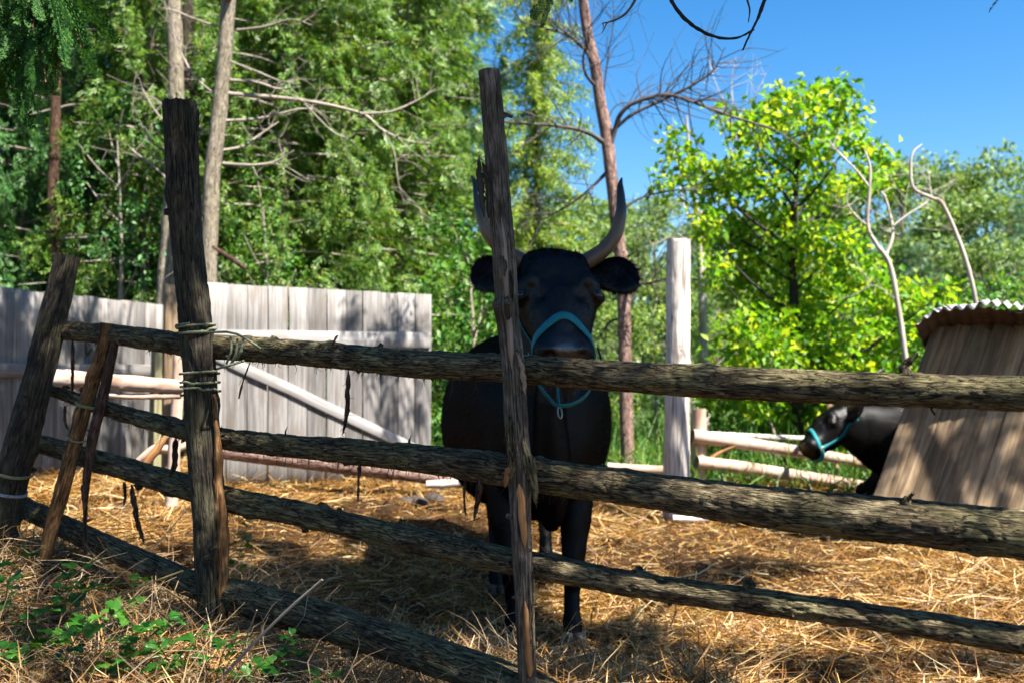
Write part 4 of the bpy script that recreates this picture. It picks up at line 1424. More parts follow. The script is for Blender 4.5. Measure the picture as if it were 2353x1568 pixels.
def board_fence():
    a, b = Vector((-3.86, 6.1, 0)), Vector((-3.05, 9.0, 0))
    L = (b - a).length
    root = thing('board_fence', 'grey vertical board fence at far left behind the leaning post', 'fence', (a.x, a.y, 0.38), math.atan2(b.y - a.y, b.x - a.x))
    n = 20
    w = L / n
    g = np.random.default_rng(4)
    for k in range(n):
        board_mesh('board', w - 0.006, 1.5 + g.normal(0, 0.003), 0.022, M['board_grey'], root, (w * (k + 0.5), g.normal(0, 0.004), 0.0), (0, g.normal(0, 0.003), 0), 60 + k, cut=g.normal(0, 0.012))
    board_mesh('cross_rail', 0.10, L, 0.035, M['board_grey'], root, (0, -0.033, 0.92), (0, 0, 0), 90, 'x')
    p = at(352, 1090, 7.9)
    r2 = thing('gate_post', 'squared greenish post between the board fence and the gate', 'post', (p.x, p.y, gz(p.x, p.y) - 0.1), 0.3)
    board_mesh('post', 0.11, 1.25, 0.11, M['board_green'], r2, (0, 0, 0), (0, 0.03, 0), 95)
    p = at(388, 1090, 7.6)
    r3 = thing('gate_post', 'darker squared post hidden behind the thick left post', 'post', (p.x, p.y, gz(p.x, p.y) - 0.1), 0.5)
    board_mesh('post', 0.10, 1.62, 0.09, M['board_brown'], r3, (0, 0, 0), (0, 0, 0), 96)


gate()
board_fence()

# ------------------------------------------------------------------ peeled post, back fence, shed
single_log('peeled_post', 'tall pale peeled post standing behind the cow at right', 'post',
           [(1560, 549, 54), (1558, 650, 56), (1557, 800, 57), (1555, 950, 59), (1553, 1080, 61), (1552, 1200, 63)], lambda x: 7.5, M['peeled_white'], 81, m=34, amp=0.004, nk=9, step=0.015, lump=0.06, fis=(2, 20), capm=M['peeled_pale'], jag=0.015)


def back_fence():
    root = thing('rail_fence', 'peeled pole fence beyond the pen below the yellow green tree', 'fence', at(1607, 1100, 9.0))
    o = tuple(root.location)
    kw = dict(m=22, amp=0.003, step=0.02, origin=o)
    log_part('post', [(1604, 938, 34), (1606, 1000, 35), (1607, 1080, 36), (1608, 1140, 36)], lambda x: 9.0, M['peeled_pale'], root, 82, nk=2, **kw)
    log_part('post', [(1800, 1040, 17), (1800, 1080, 18), (1800, 1120, 18), (1800, 1150, 18)], lambda x: 9.6, M['post_bark'], root, 83, nk=2, **kw)
    log_part('rail', [(1590, 1000, 32), (1700, 1016, 30), (1820, 1034, 28), (1960, 1058, 26), (2090, 1082, 25)], [8.9, 9.0, 9.1, 9.15, 9.2], M['peeled_pale'], root, 84, nk=5, **kw)
    log_part('rail', [(1600, 1060, 30), (1700, 1072, 29), (1820, 1090, 28), (1960, 1112, 27), (2090, 1134, 26)], [8.9, 9.0, 9.1, 9.15, 9.2], M['peeled_pale'], root, 85, nk=5, **kw)
    log_part('rail', [(1600, 996, 15), (1700, 1000, 14), (1830, 1006, 13), (1990, 1010, 12)], [9.2, 9.4, 9.6, 9.9], M['peeled_white'], root, 86, nk=1, **kw)
    log_part('brace', [(1604, 1075, 10), (1650, 1040, 10), (1690, 1022, 8)], lambda x: 8.95, M['peeled_orange'], root, 87, nk=0, **kw)
    log_part('picket', [(1918, 1040, 9), (1922, 1080, 9), (1920, 1130, 9)], lambda x: 9.25, M['peeled_pale'], root, 88, nk=0, **kw)


back_fence()


def rust_mat():
    m, nt, out = new_mat('roof_metal')
    tc = nt.nodes.new('ShaderNodeTexCoord').outputs['Object']
    f = noise(nt, tc, 6, 5, 0.7)
    col = ramp(nt, f, [(0.38, (0.46, 0.46, 0.46)), (0.55, (0.36, 0.31, 0.27)), (0.7, (0.16, 0.085, 0.05))])
    principled(nt, out, col, 0.5, 0.5, f, 0.2, 0.003, Metallic=0.35)
    return m


M['roof_metal'] = rust_mat()
M['roof_rust_shaded'] = mat_simple('roof_rust_shaded', (0.02, 0.012, 0.008), (0.075, 0.048, 0.03), 8, 0.8)  # rust brown with the shade of the unlit underside put into the colour


def roof_sheet(name, parent, near, back, length, material, lift, seed, t0=0.0, t1=1.0, pitch=0.078, amp=0.0095):
    """a corrugated sheet whose eave follows a bent line"""
    near = np.array([tuple(p) for p in near])
    P = np.stack([np.interp(np.linspace(0, len(near) - 1, 400), np.arange(len(near)), near[:, i]) for i in range(3)], -1)
    P = P[int(t0 * 399):int(t1 * 399) + 1]
    u = np.concatenate([[0], np.cumsum(np.linalg.norm(np.diff(P, axis=0), axis=1))])
    n = int(u[-1] / pitch * 8)
    uu = np.linspace(0, u[-1], n)
    E = np.stack([np.interp(uu, u, P[:, i]) for i in range(3)], -1)
    E[:, 2] += lift + amp * np.cos(2 * math.pi * uu / pitch + seed)
    bk = np.array(back.normalized())
    v = np.linspace(0, length, 6)
    G = E[:, None, :] + v[None, :, None] * bk
    G[..., 2] += 0.008 * vnoise(np.stack([np.repeat(uu[:, None] * 3, 6, 1), np.repeat(v[None] * 2, n, 0), np.full((n, 6), seed)], -1).reshape(-1, 3), seed).reshape(n, 6)
    Q = G - np.array([0, 0, 0.0025])
    V = np.concatenate([G.reshape(-1, 3), Q.reshape(-1, 3)])
    i, j = np.meshgrid(np.arange(n - 1), np.arange(5), indexing='ij')
    q = np.stack([i * 6 + j, (i + 1) * 6 + j, (i + 1) * 6 + j + 1, i * 6 + j + 1], -1).reshape(-1, 4)
    k = np.arange(n - 1)
    n0 = n * 6
    e0 = np.stack([k * 6, k * 6 + n0, (k + 1) * 6 + n0, (k + 1) * 6], -1)
    return mk(name, V, [np.concatenate([q, q[:, ::-1] + n0, e0])], material, parent, smooth=True)


def shed():
    d0 = 6.9
    bl = at(1962, 1258, d0)            # foot of the left edge
    tl = at(2145, 746, d0 + 0.2)      # its top
    root = thing('plank_shed', 'leaning plank shed with corrugated metal roof at right', 'shed', bl)
    o = Vector(root.location)
    up = tl - bl
    H = up.length
    across = Vector((1.0, -0.10, 0.02)).normalized()
    zl = up.normalized()
    nrm = across.cross(zl).normalized()      # towards the camera when negative Y
    if nrm.y > 0:
        nrm = -nrm
    g = np.random.default_rng(12)
    x = 0.0
    for k in range(11):
        w = g.uniform(0.125, 0.165)
        dv = Matrix.Rotation(math.radians(0.12 * k), 3, nrm) @ zl          # the boards straighten towards the right
        sx = dv.cross(nrm).normalized()
        R = Matrix((sx, -nrm, dv)).transposed().to_4x4()
        b = board_mesh('board', w * 1.0 - 0.010, H + g.normal(0, 0.012) - 0.02, 0.022, M['board_brown'], root, (0, 0, 0), (0, 0, 0), 120 + k)
        b.matrix_local = Matrix.Translation(across * (x + w / 2) + nrm * g.normal(0, 0.007)) @ R
        x += w * 1.005
    # frame beam under the roof
    top = tl - o
    b = board_mesh('beam', 0.09, 2.0, 0.07, M['board_brown'], root, (0, 0, 0), (0, 0, 0), 140, 'x')
    b.matrix_local = Matrix.Translation(top + Vector((-0.03, 0.06, 0.0))) @ Matrix.Rotation(-0.05, 4, 'Z')
    # side wall going back
    back = Vector((0.62, 1, 0)).normalized()
    for k in range(7):
        w = 0.15
        b = board_mesh('board', w - 0.004, H * 0.93, 0.022, M['board_brown'], root, (0, 0, 0), (0, 0, 0), 150 + k)
        n2 = back.cross(zl).normalized()
        R = Matrix((zl.cross(n2).normalized() * -1, n2, zl)).transposed().to_4x4()
        b.matrix_local = Matrix.Translation(back * (0.10 + w * (k + 0.5)) + across * 0.03) @ R
    # rusty sheet that rises towards the camera, brighter sheet laid over it
    near = [at(x, y, 6.65) - o for x, y in ((2102, 746), (2126, 730), (2150, 714), (2176, 711), (2210, 710), (2236, 708), (2262, 704), (2300, 709), (2352, 716), (2480, 734))]
    roof_sheet('roof_sheet', root, near, Vector((0.50, 1, -0.20)), 1.35, M['roof_rust_shaded'], 0.0, 1, t0=0.0, t1=1.0, amp=0.007)
    roof_sheet('roof_sheet', root, near, Vector((0.52, 1, 0.078)), 1.35, M['roof_metal'], 0.010, 2, t0=0.02, t1=0.62, amp=0.016)
    roof_sheet('roof_sheet', root, near, Vector((0.52, 1, 0.086)), 1.35, M['roof_metal'], 0.020, 3, t0=0.56, t1=1.0, amp=0.016)
    b = board_mesh('rafter', 0.06, 0.8, 0.06, M['board_brown'], root, (0, 0, 0), (0, 0, 0), 160, 'x')
    b.matrix_local = Matrix.Translation(at(2255, 722, d0 + 0.2) - o) @ Matrix.Rotation(-0.02, 4, 'Z')


shed()


def dung():
    p = ground_at(975, 1160)
    root = thing('dung_pile', 'dark lumpy dung pile on the straw near the gate', 'dung', p)
    b = Bag()
    g = np.random.default_rng(8)
    for k in range(5):
        c = np.array([g.normal(0, 0.07), g.normal(0, 0.05), 0.03])
        r = g.uniform(0.05, 0.075)
        n, m = 9, 14
        th, ph = np.meshgrid(np.linspace(0, math.pi, n), np.linspace(0, 2 * math.pi, m, endpoint=False), indexing='ij')
        u = np.stack([np.sin(th) * np.cos(ph), np.sin(th) * np.sin(ph), np.cos(th) * 0.7], -1).reshape(-1, 3)
        rr = r * (1 + 0.25 * fbm(u * 3 + k * 7, 4, 3))
        i, j = np.meshgrid(np.arange(n - 1), np.arange(m), indexing='ij')
        j2 = (j + 1) % m
        b.add(c + u * rr[:, None], [np.stack([i * m + j, (i + 1) * m + j, (i + 1) * m + j2, i * m + j2], -1).reshape(-1, 4)])
    b.build('lump', M['dung'], root, True)


M['dung'] = mat_simple('dung', (0.02, 0.014, 0.012), (0.06, 0.045, 0.038), 30, 0.85)
dung()

# ------------------------------------------------------------------ cattle
def fur_mat():
    m, nt, out = new_mat('black_coat')
    tc = nt.nodes.new('ShaderNodeTexCoord').outputs['Object']
    fine = noise(nt, mapped(nt, (190, 190, 90), src=tc), 1.0, 3, 0.6)
    big = noise(nt, tc, 5, 3, 0.6)
    col = ramp(nt, big, [(0.3, (0.0012, 0.0012, 0.0012)), (0.7, (0.0035, 0.0026, 0.0022))])
    wet = nt.nodes.new('ShaderNodeAttribute')
    wet.attribute_name = 'wet'
    rough = maths(nt, 'SUBTRACT', maths(nt, 'ADD', maths(nt, 'MULTIPLY', fine, 0.26), 0.25), maths(nt, 'MULTIPLY', wet.outputs['Fac'], 0.30))
    bp = nt.nodes.new('ShaderNodeBump')
    bp.inputs['Strength'].default_value = 0.5
    bp.inputs['Distance'].default_value = 0.006
    nt.links.new(maths(nt, 'ADD', fine, maths(nt, 'MULTIPLY', big, 1.2)), bp.inputs['Height'])
    df = nt.nodes.new('ShaderNodeBsdfDiffuse')
    gl = nt.nodes.new('ShaderNodeBsdfGlossy')
    ms = nt.nodes.new('ShaderNodeMixShader')
    nt.links.new(col, df.inputs['Color'])
    nt.links.new(rough, gl.inputs['Roughness'])
    gl.inputs['Color'].default_value = (0.95, 0.95, 0.97, 1)
    for n_ in (df, gl):
        nt.links.new(bp.outputs[0], n_.inputs['Normal'])
    gls = nt.nodes.new('ShaderNodeAttribute')
    gls.attribute_name = 'gloss'
    nt.links.new(maths(nt, 'ADD', maths(nt, 'MULTIPLY', wet.outputs['Fac'], 0.06), gls.outputs['Fac']), ms.inputs[0])
    nt.links.new(df.outputs[0], ms.inputs[1])
    nt.links.new(gl.outputs[0], ms.inputs[2])
    nt.links.new(ms.outputs[0], out.inputs['Surface'])
    return m


def horn_mat():
    m, nt, out = new_mat('horn')
    a = nt.nodes.new('ShaderNodeAttribute')
    a.attribute_name = 'lc'
    sx = nt.nodes.new('ShaderNodeSeparateXYZ')
    nt.links.new(a.outputs['Vector'], sx.inputs[0])
    n1 = noise(nt, mapped(nt, (14, 60, 60)), 1.0, 4, 0.65)
    t = maths(nt, 'ADD', sx.outputs[0], maths(nt, 'MULTIPLY', maths(nt, 'SUBTRACT', n1, 0.5), 0.1))
    col = ramp(nt, t, [(0.0, (0.08, 0.045, 0.023)), (0.2, (0.14, 0.085, 0.045)), (0.3, (0.14, 0.10, 0.062)), (0.38, (0.05, 0.047, 0.05)), (0.5, (0.012, 0.012, 0.014))])
    col = mixc(nt, 0.35, col, ramp(nt, n1, [(0.35, (0.03, 0.02, 0.014)), (0.6, (0.34, 0.27, 0.19))]), 'OVERLAY')
    principled(nt, out, col, 0.42, 0.45, n1, 0.25, 0.003)
    return m


M['coat'] = fur_mat()
M['horn'] = horn_mat()
M['hair'] = leaf_mat('hair', [(0.0, (0.0015, 0.0015, 0.0015)), (0.8, (0.004, 0.0032, 0.003)), (1.0, (0.012, 0.009, 0.007))], 0.05, 0.55, spec=0.03)
m_, nt_, out_ = new_mat('eye')
principled(nt_, out_, (0.012, 0.005, 0.002), 0.1, 0.4)
M['eye'] = m_
M['hoof'] = mat_simple('hoof', (0.025, 0.022, 0.02), (0.07, 0.06, 0.055), 40, 0.6)
M['teal'] = mat_simple('teal', (0.004, 0.10, 0.12), (0.008, 0.19, 0.215), 160, 0.7, 0.3, 0.5, 0.002)
m_, nt_, out_ = new_mat('buckle_metal')
principled(nt_, out_, (0.42, 0.36, 0.26), 0.35, 0.5, Metallic=0.9)
M['buckle'] = m_


def loft(bag, rings, n=28):
    """closed tube through rings (centre, half axis a, half axis b, exponent)"""
    t = np.linspace(0, 2 * math.pi, n, endpoint=False)
    V = []
    for (c, a, b, e) in rings:
        ca = np.sign(np.cos(t)) * np.abs(np.cos(t)) ** (2 / e)
        sa = np.sign(np.sin(t)) * np.abs(np.sin(t)) ** (2 / e)
        V.append(np.asarray(c, float) + ca[:, None] * np.asarray(a, float) + sa[:, None] * np.asarray(b, float))
    k = len(V)
    V = np.vstack(V + [np.asarray(rings[0][0], float)[None], np.asarray(rings[-1][0], float)[None]])
    i, j = np.meshgrid(np.arange(k - 1), np.arange(n), indexing='ij')
    j2 = (j + 1) % n
    q = np.stack([i * n + j, i * n + j2, (i + 1) * n + j2, (i + 1) * n + j], -1).reshape(-1, 4)
    kk = np.arange(n)
    c0 = np.stack([(kk + 1) % n, kk, np.full(n, k * n)], -1)
    c1 = np.stack([(k - 1) * n + kk, (k - 1) * n + (kk + 1) % n, np.full(n, k * n + 1)], -1)
    # orientation check on the first span
    bag.add(V, [q, np.vstack([c0, c1])])


def resample_rings(R, n):
    C = spline(np.array([r[0] for r in R], float), n)
    A = spline(np.array([r[1] for r in R], float), n)
    B = spline(np.array([r[2] for r in R], float), n)
    E = np.interp(np.linspace(0, 1, n), np.linspace(0, 1, len(R)), [r[3] for r in R])
    return list(zip(C, A, B, E))


def limb(bag, pts, n=22):
    """round limb from (x, y, z, r)"""
    p = np.array(pts, float)
    tube(bag, p[:, :3], p[:, 3], n * 2, 18)


def ball(bag, c, r, sq=(1, 1, 1)):
    n, m = 12, 18
    rings = []
    for k in range(n):
        a = math.pi * (k + 0.5) / n
        rings.append((np.asarray(c) + np.array([0, 0, -math.cos(a) * r * sq[2]]), np.array([math.sin(a) * r * sq[0], 0, 0]), np.array([0, math.sin(a) * r * sq[1], 0]), 2))
    loft(bag, rings, m)


def cow(label, loc, rotz, head_o, e_side, e_down, e_front, body, neck, legs, dewlap, halter_label, ear_droop=(0, 0), tail=True, hair=True, vox=0.011, hsc=1.0, loose=True):
    root = thing('cow', label, 'cow', loc, rotz)
    ho = np.array(head_o, float)
    ES, ED, EF = (np.array(v, float) / np.linalg.norm(v) for v in (e_side, e_down, e_front))

    def H(x, s, f):
        return ho + (ES * x + ED * s + EF * f) * hsc
    b = Bag()
    loft(b, resample_rings([((x, y, z), (w, 0, 0), (0, 0, h), e) for (x, y, z, w, h, e) in body], 40), 36)
    loft(b, resample_rings(neck, 20), 30)
    if dewlap:
        loft(b, resample_rings(dewlap, 18), 20)
    hr = [(-0.025, 0.115, 0.045, -0.06, 2.8), (0.0, 0.145, 0.085, -0.06, 2.9), (0.05, 0.160, 0.11, -0.062, 2.8), (0.11, 0.166, 0.128, -0.064, 2.7), (0.17, 0.172, 0.138, -0.068, 2.5), (0.23, 0.182, 0.145, -0.074, 2.3),
          (0.29, 0.166, 0.148, -0.082, 2.3), (0.345, 0.145, 0.138, -0.083, 2.3), (0.40, 0.130, 0.120, -0.073, 2.3), (0.445, 0.126, 0.108, -0.065, 2.3), (0.49, 0.132, 0.102, -0.058, 2.4), (0.53, 0.130, 0.092, -0.054, 2.5), (0.558, 0.104, 0.070, -0.055, 2.4), (0.572, 0.05, 0.035, -0.055, 2.2)]
    loft(b, resample_rings([(H(0, s, f), ES * w * hsc, EF * h * hsc, e) for (s, w, h, f, e) in hr], 36), 32)
    for sg in (-1, 1):
        # brow ridge, orbit and lids
        ball(b, H(sg * 0.118, 0.185, 0.034), 0.046 * hsc)
        ball(b, H(sg * 0.146, 0.198, 0.012), 0.044 * hsc)
        ball(b, H(sg * 0.158, 0.240, -0.016), 0.042 * hsc)
        ball(b, H(sg * 0.10, 0.13, 0.022), 0.045 * hsc)
        ec = H(sg * 0.164, 0.243, 0.010)
        en = ES * sg * 0.62 + EF * 0.78
        eu = ED - en * (ED @ en)
        eu /= np.linalg.norm(eu)
        ew = np.cross(en, eu)
        lid = [ec + en * (0.012 * hsc) + (ew * 0.033 * math.cos(a) + eu * (0.022 * math.sin(a) + 0.006 * math.cos(a))) * hsc for a in np.linspace(0, 2 * math.pi, 15)]
        tube(b, lid, [0.0095 * hsc, 0.0095 * hsc], 40, 8, cap=False)
        ball(b, H(sg * 0.058, 0.525, 0.006), 0.038 * hsc)          # nostril swell
        ball(b, H(sg * 0.085, 0.33, -0.12), 0.062 * hsc)           # jaw
        ball(b, H(sg * 0.118, 0.02, -0.06), 0.048 * hsc)           # horn root
        # ear
        dr = ear_droop[0 if sg < 0 else 1]
        q0 = H(sg * 0.150, 0.085, -0.085)
        er = []
        for t, wv, th in ((0, 0.034, 0.028), (0.16, 0.054, 0.028), (0.36, 0.092, 0.025), (0.6, 0.112, 0.022), (0.82, 0.100, 0.02), (0.95, 0.06, 0.014), (1.0, 0.025, 0.008)):
            c = q0 + (ES * sg * 0.235 * t + ED * (-0.05 * t + dr * t * t + 0.03 * t * t) + EF * (-0.02 * t + 0.05 * t * t)) * hsc
            er.append((c, (ED * 0.96 + ES * sg * 0.22) * wv * hsc, EF * th * hsc, 2))
        if sg < 0:
            er = [(c, -a, bb, e) for c, a, bb, e in er]
        loft(b, resample_rings(er, 16), 22)
    loft(b, resample_rings([(H(0, s, f), ES * w * hsc, EF * h * hsc, 2.0) for s, w, h, f in ((0.20, 0.03, 0.02, 0.045), (0.25, 0.05, 0.03, 0.055), (0.32, 0.055, 0.035, 0.04), (0.40, 0.058, 0.03, 0.03), (0.47, 0.05, 0.02, 0.02))], 12), 18)  # nose bridge
    loft(b, [(H(0, s, f), ES * w * hsc, EF * h * hsc, 2.2) for s, w, h, f in ((0.43, 0.05, 0.03, -0.15), (0.49, 0.075, 0.045, -0.135), (0.54, 0.075, 0.045, -0.13), (0.57, 0.04, 0.02, -0.125))], 20)  # chin
    ball(b, H(0, 0.03, -0.03), 0.068 * hsc, (1.9, 1, 0.9))           # poll
    for l in legs:
        limb(b, l)
    # weld everything into one skin
    raw = b.build('raw', M['coat'])
    bm = bmesh.new()
    bm.from_mesh(raw.data)
    bm.to_mesh(raw.data)
    bm.free()
    md = raw.modifiers.new('r', 'REMESH')
    md.mode = 'VOXEL'
    md.voxel_size = vox
    sm = raw.modifiers.new('s', 'SMOOTH')
    sm.factor = 0.5
    sm.iterations = 6
    dg = bpy.context.evaluated_depsgraph_get()
    me = bpy.data.meshes.new_from_object(raw.evaluated_get(dg))
    bpy.data.objects.remove(raw)
    n = len(me.vertices)
    co = np.empty(n * 3, np.float32)
    me.vertices.foreach_get('co', co)
    co = co.reshape(-1, 3).astype(float)
    no = np.empty(n * 3, np.float32)
    me.vertices.foreach_get('normal', no)
    no = no.reshape(-1, 3)

    def near(p, r):
        return np.exp(-((co - p) ** 2).sum(1) / (r * hsc) ** 2)
    d = np.zeros(n)
    for sg in (-1, 1):
        d -= 0.024 * near(H(sg * 0.064, 0.55, 0.016), 0.017)      # nostril
        d -= 0.016 * near(H(sg * 0.080, 0.540, 0.004), 0.014)
        d -= 0.020 * near(H(sg * 0.092, 0.272, 0.055), 0.03)       # hollow before the eye
        d -= 0.014 * near(H(sg * 0.062, 0.19, 0.085), 0.026)
        d -= 0.010 * near(H(sg * 0.11, 0.40, 0.02), 0.03)
        d -= 0.006 * near(H(sg * 0.13, 0.30, 0.02), 0.018)
        d -= 0.018 * near(H(sg * 0.30, 0.075, -0.025), 0.05)       # ear cup
    d -= 0.016 * near(H(0, 0.17, 0.08), 0.045)
    d += 0.006 * fbm(co * 7, 5, 2) * np.clip(1.3 - np.linalg.norm(co - H(0, 0.3, 0), axis=1) * 0.2, 0.2, 1)
    hd = np.linalg.norm(co - H(0, 0.3, -0.05), axis=1) < 0.4 * hsc
    d += np.where(hd, 0.002, 0.0025) * vnoise(co * np.array([16, 16, 12]), 6)
    co2 = co + no * (d * hsc)[:, None]
    me.vertices.foreach_set('co', co2.astype(np.float32).ravel())
    wet = np.clip(near(H(0, 0.535, 0.025), 0.06) * 1.5, 0, 1)
    a = me.attributes.new('wet', 'FLOAT', 'POINT')
    a.data.foreach_set('value', wet.astype(np.float32))
    a = me.attributes.new('gloss', 'FLOAT', 'POINT')
    a.data.foreach_set('value', np.where(hd, 0.023, 0.012).astype(np.float32))
    me.materials.clear()
    me.materials.append(M['coat'])
    me.polygons.foreach_set('use_smooth', np.ones(len(me.polygons), bool))
    me.update()
    bo = bpy.data.objects.new('body', me)
    COL.objects.link(bo)
    bo.parent = root
    bvh = BVHTree.FromPolygons([tuple(v) for v in co2], [tuple(p.vertices) for p in me.polygons])
    # eyes, horns
    for sg in (-1, 1):
        eb = Bag()
        ball(eb, H(sg * 0.164, 0.243, 0.010), 0.0285 * hsc)
        eb.build('eye', M['eye'], root, True)
        hb = Bag()
        hp = [(0.10, 0.03, -0.06, 0.041), (0.165, 0.0, -0.05, 0.040), (0.235, -0.045, -0.03, 0.036), (0.295, -0.115, 0.0, 0.032), (0.325, -0.205, 0.03, 0.027), (0.336, -0.295, 0.04, 0.021), (0.343, -0.375, 0.04, 0.0145), (0.358, -0.43, 0.03, 0.004)]
        tube(hb, [H(sg * x, s, f) for x, s, f, r in hp], [r * hsc for x, s, f, r in hp], 46, 22, lambda lc, th, u: 0.0012 * np.sin(lc[..., 0] * 190) * np.exp(-((u - 0.03) / 0.12)[:, None] ** 2) + 0.001 * vnoise(lc.reshape(-1, 3) * np.array([30, 60, 60]), 3).reshape(lc.shape[:2]))
        hb.build('horn', M['horn'], root, True)
    # hooves
    for l in legs:
        x, y, z, r = l[-1]
        if r < 0.05 or z > 0.06:
            continue
        qb = Bag()
        for s2 in (-1, 1):
            rr = [((x + s2 * 0.027, y - 0.006, z + hh), (0.026 * k, 0, 0), (0, 0.052 * k, 0), 2.4) for hh, k in ((0.058, 0.86), (0.03, 0.98), (0.004, 1.1), (-0.004, 1.05))]
            loft(qb, rr, 16)
        qb.build('hoof', M['hoof'], root, True)
    # hair on poll, ears and coat edge
    g = np.random.default_rng(55)
    hb = Bag()
    src, dirv, ln = [], [], []

    def grow(mask, count, L, lean, spread=0.4):
        idx = np.nonzero(mask)[0]
        if not len(idx):
            return
        k = g.choice(idx, count)
        src.append(co2[k] - no[k] * 0.002)
        dirv.append(no[k] + np.asarray(lean) + g.normal(0, spread, (count, 3)))
        ln.append(g.uniform(0.5, 1.2, count) * L * hsc)
    rel = co2 - ho
    xs, ss, fs = rel @ ES / hsc, rel @ ED / hsc, rel @ EF / hsc
    for sg in (-1, 1):
        ear = (xs * sg > 0.185) & (xs * sg < 0.45) & (ss > -0.08) & (ss < 0.26) & (np.abs(fs + 0.05) < 0.12) & ~((ss > 0.2) & (xs * sg < 0.2))
        grow(ear, 2600, 0.026, ES * sg * 0.5 + ED * 0.45, 0.45)
    poll = (np.abs(xs) < 0.12) & (ss < 0.06) & (ss > -0.08) & (fs > -0.10)
    grow(poll, 1500, 0.02, ED * 0.6 - ES * 0.3, 0.5)
    tuft = (np.abs(xs + 0.03) < 0.045) & (ss < 0.02) & (fs > -0.09)
    grow(tuft, 160, 0.036, -ED * 0.6, 0.4)
    face = (np.abs(xs) < 0.2) & (ss > 0.02) & (ss < 0.55) & (fs > -0.12)
    grow(face, 1500, 0.011, ED * 1.6, 0.3)
    grow(np.ones(n, bool), 34000, 0.016, np.array([0, 0.5, -1.1]), 0.3)
    P, D, L = np.concatenate(src), np.concatenate(dirv), np.concatenate(ln)
    D /= np.linalg.norm(D, axis=1)[:, None]
    tv = np.array([(0, -0.5, 0), (0, 0.5, 0), (0.55, 0.36, -0.06), (0.55, -0.36, -0.06), (1, 0, -0.2)])
    tf = [np.array([(0, 1, 2, 3)]), np.array([(3, 2, 4)])]
    R = turn(D, g.uniform(-3, 3, len(P)))
    V = np.einsum('nij,vj->nvi', R, tv * np.array([1, 0.0, 1])) * L[:, None, None] + np.einsum('nij,vj->nvi', R, tv * np.array([0, 1, 0])) * 0.0016 + P[:, None, :]
    N = len(P)
    F = [(np.asarray(f)[None] + (np.arange(N) * 5)[:, None, None]).reshape(-1, np.asarray(f).shape[1]) for f in tf]
    hb.add(V.reshape(-1, 3), F)
    ho_ = hb.build('hair', M['hair'], root)
    ho_['kind'] = 'stuff'
    if tail:
        tb = Bag()
        y0 = body[-1][1]
        z0 = body[-1][2]
        tube(tb, [(0, y0 - 0.02, z0 + 0.12), (-0.02, y0 + 0.06, z0 + 0.02), (-0.05, y0 + 0.06, z0 - 0.4), (-0.06, y0 + 0.05, z0 - 0.75)], [0.03, 0.024, 0.02, 0.03], 26, 10)
        tb.build('tail', M['hair'], root, True)

    # halter -----------------------------------------------------------------
    hroot = thing('halter', halter_label, 'halter', root.location, rotz)

    def wrap(pts, w, name='strap', off=0.004, closed=False, n=None, mat='teal'):
        """a band of webbing laid on the head through (x, s, f) guide spots"""
        G = spline(np.array([H(*p) for p in pts]), n or len(pts) * 7)
        ax = H(0, 0.3, -0.07)
        Q, NN = [], []
        for p in G:
            rp = p - ho
            s = rp @ ED / hsc
            c = H(0, np.clip(s, 0.05, 0.56), -0.065)
            v = Vector(c - p)
            hit = bvh.ray_cast(Vector(p) - v.normalized() * 0.15, v.normalized(), 0.6)
            if hit[0] is not None:
                Q.append(np.array(hit[0]) + np.array(-v.normalized()) * off)
            else:
                Q.append(p)
            NN.append(-np.array(v.normalized()))
        Q, NN = np.array(Q), np.array(NN)
        for _ in range(4):
            Q[1:-1] = (Q[:-2] + 2 * Q[1:-1] + Q[2:]) / 4
        Q = Q + NN * 0.0015
        T = np.gradient(Q, axis=0)
        T /= np.linalg.norm(T, axis=1)[:, None] + 1e-9
        S = np.cross(T, NN)
        S /= np.linalg.norm(S, axis=1)[:, None] + 1e-9
        t = 0.0025
        m = len(Q)
        V = np.stack([Q - S * w / 2 - NN * t, Q - S * w / 2 + NN * t, Q + NN * t * 1.5, Q + S * w / 2 + NN * t, Q + S * w / 2 - NN * t], 1).reshape(-1, 3)
        k = np.arange(m - 1)
        F = [np.stack([k * 5 + j, k * 5 + (j + 1) % 5, (k + 1) * 5 + (j + 1) % 5, (k + 1) * 5 + j], -1) for j in range(5)]
        bb = Bag()
        bb.add(V, [np.concatenate(F), np.array([[4, 3, 2, 1, 0], [(m - 1) * 5 + j for j in range(5)]])])
        bb.build(name, M[mat], hroot, True)
        return Q
    sw = 0.036 * hsc
    nb = wrap([(-0.150, 0.49, -0.09), (-0.14, 0.455, -0.02), (-0.085, 0.415, 0.05), (0, 0.385, 0.08), (0.08, 0.415, 0.05), (0.125, 0.465, -0.02), (0.14, 0.50, -0.09)], sw, 'noseband')
    for sg in (-1, 1):
        wrap([(sg * 0.145, 0.49, -0.10), (sg * 0.17, 0.41, -0.15), (sg * 0.18, 0.31, -0.17), (sg * 0.19, 0.22, -0.16), (sg * 0.18, 0.13, -0.14), (sg * 0.13, 0.03, -0.14)], sw, 'cheek_strap')

    def free(pts, w, name, mat='teal', th=0.0025):
        bb = Bag()
        tube(bb, [H(*p) for p in pts], [w / 2, w / 2], len(pts) * 6, 8, flat=0.22, ref=tuple(EF))
        bb.build(name, M[mat], hroot, True)
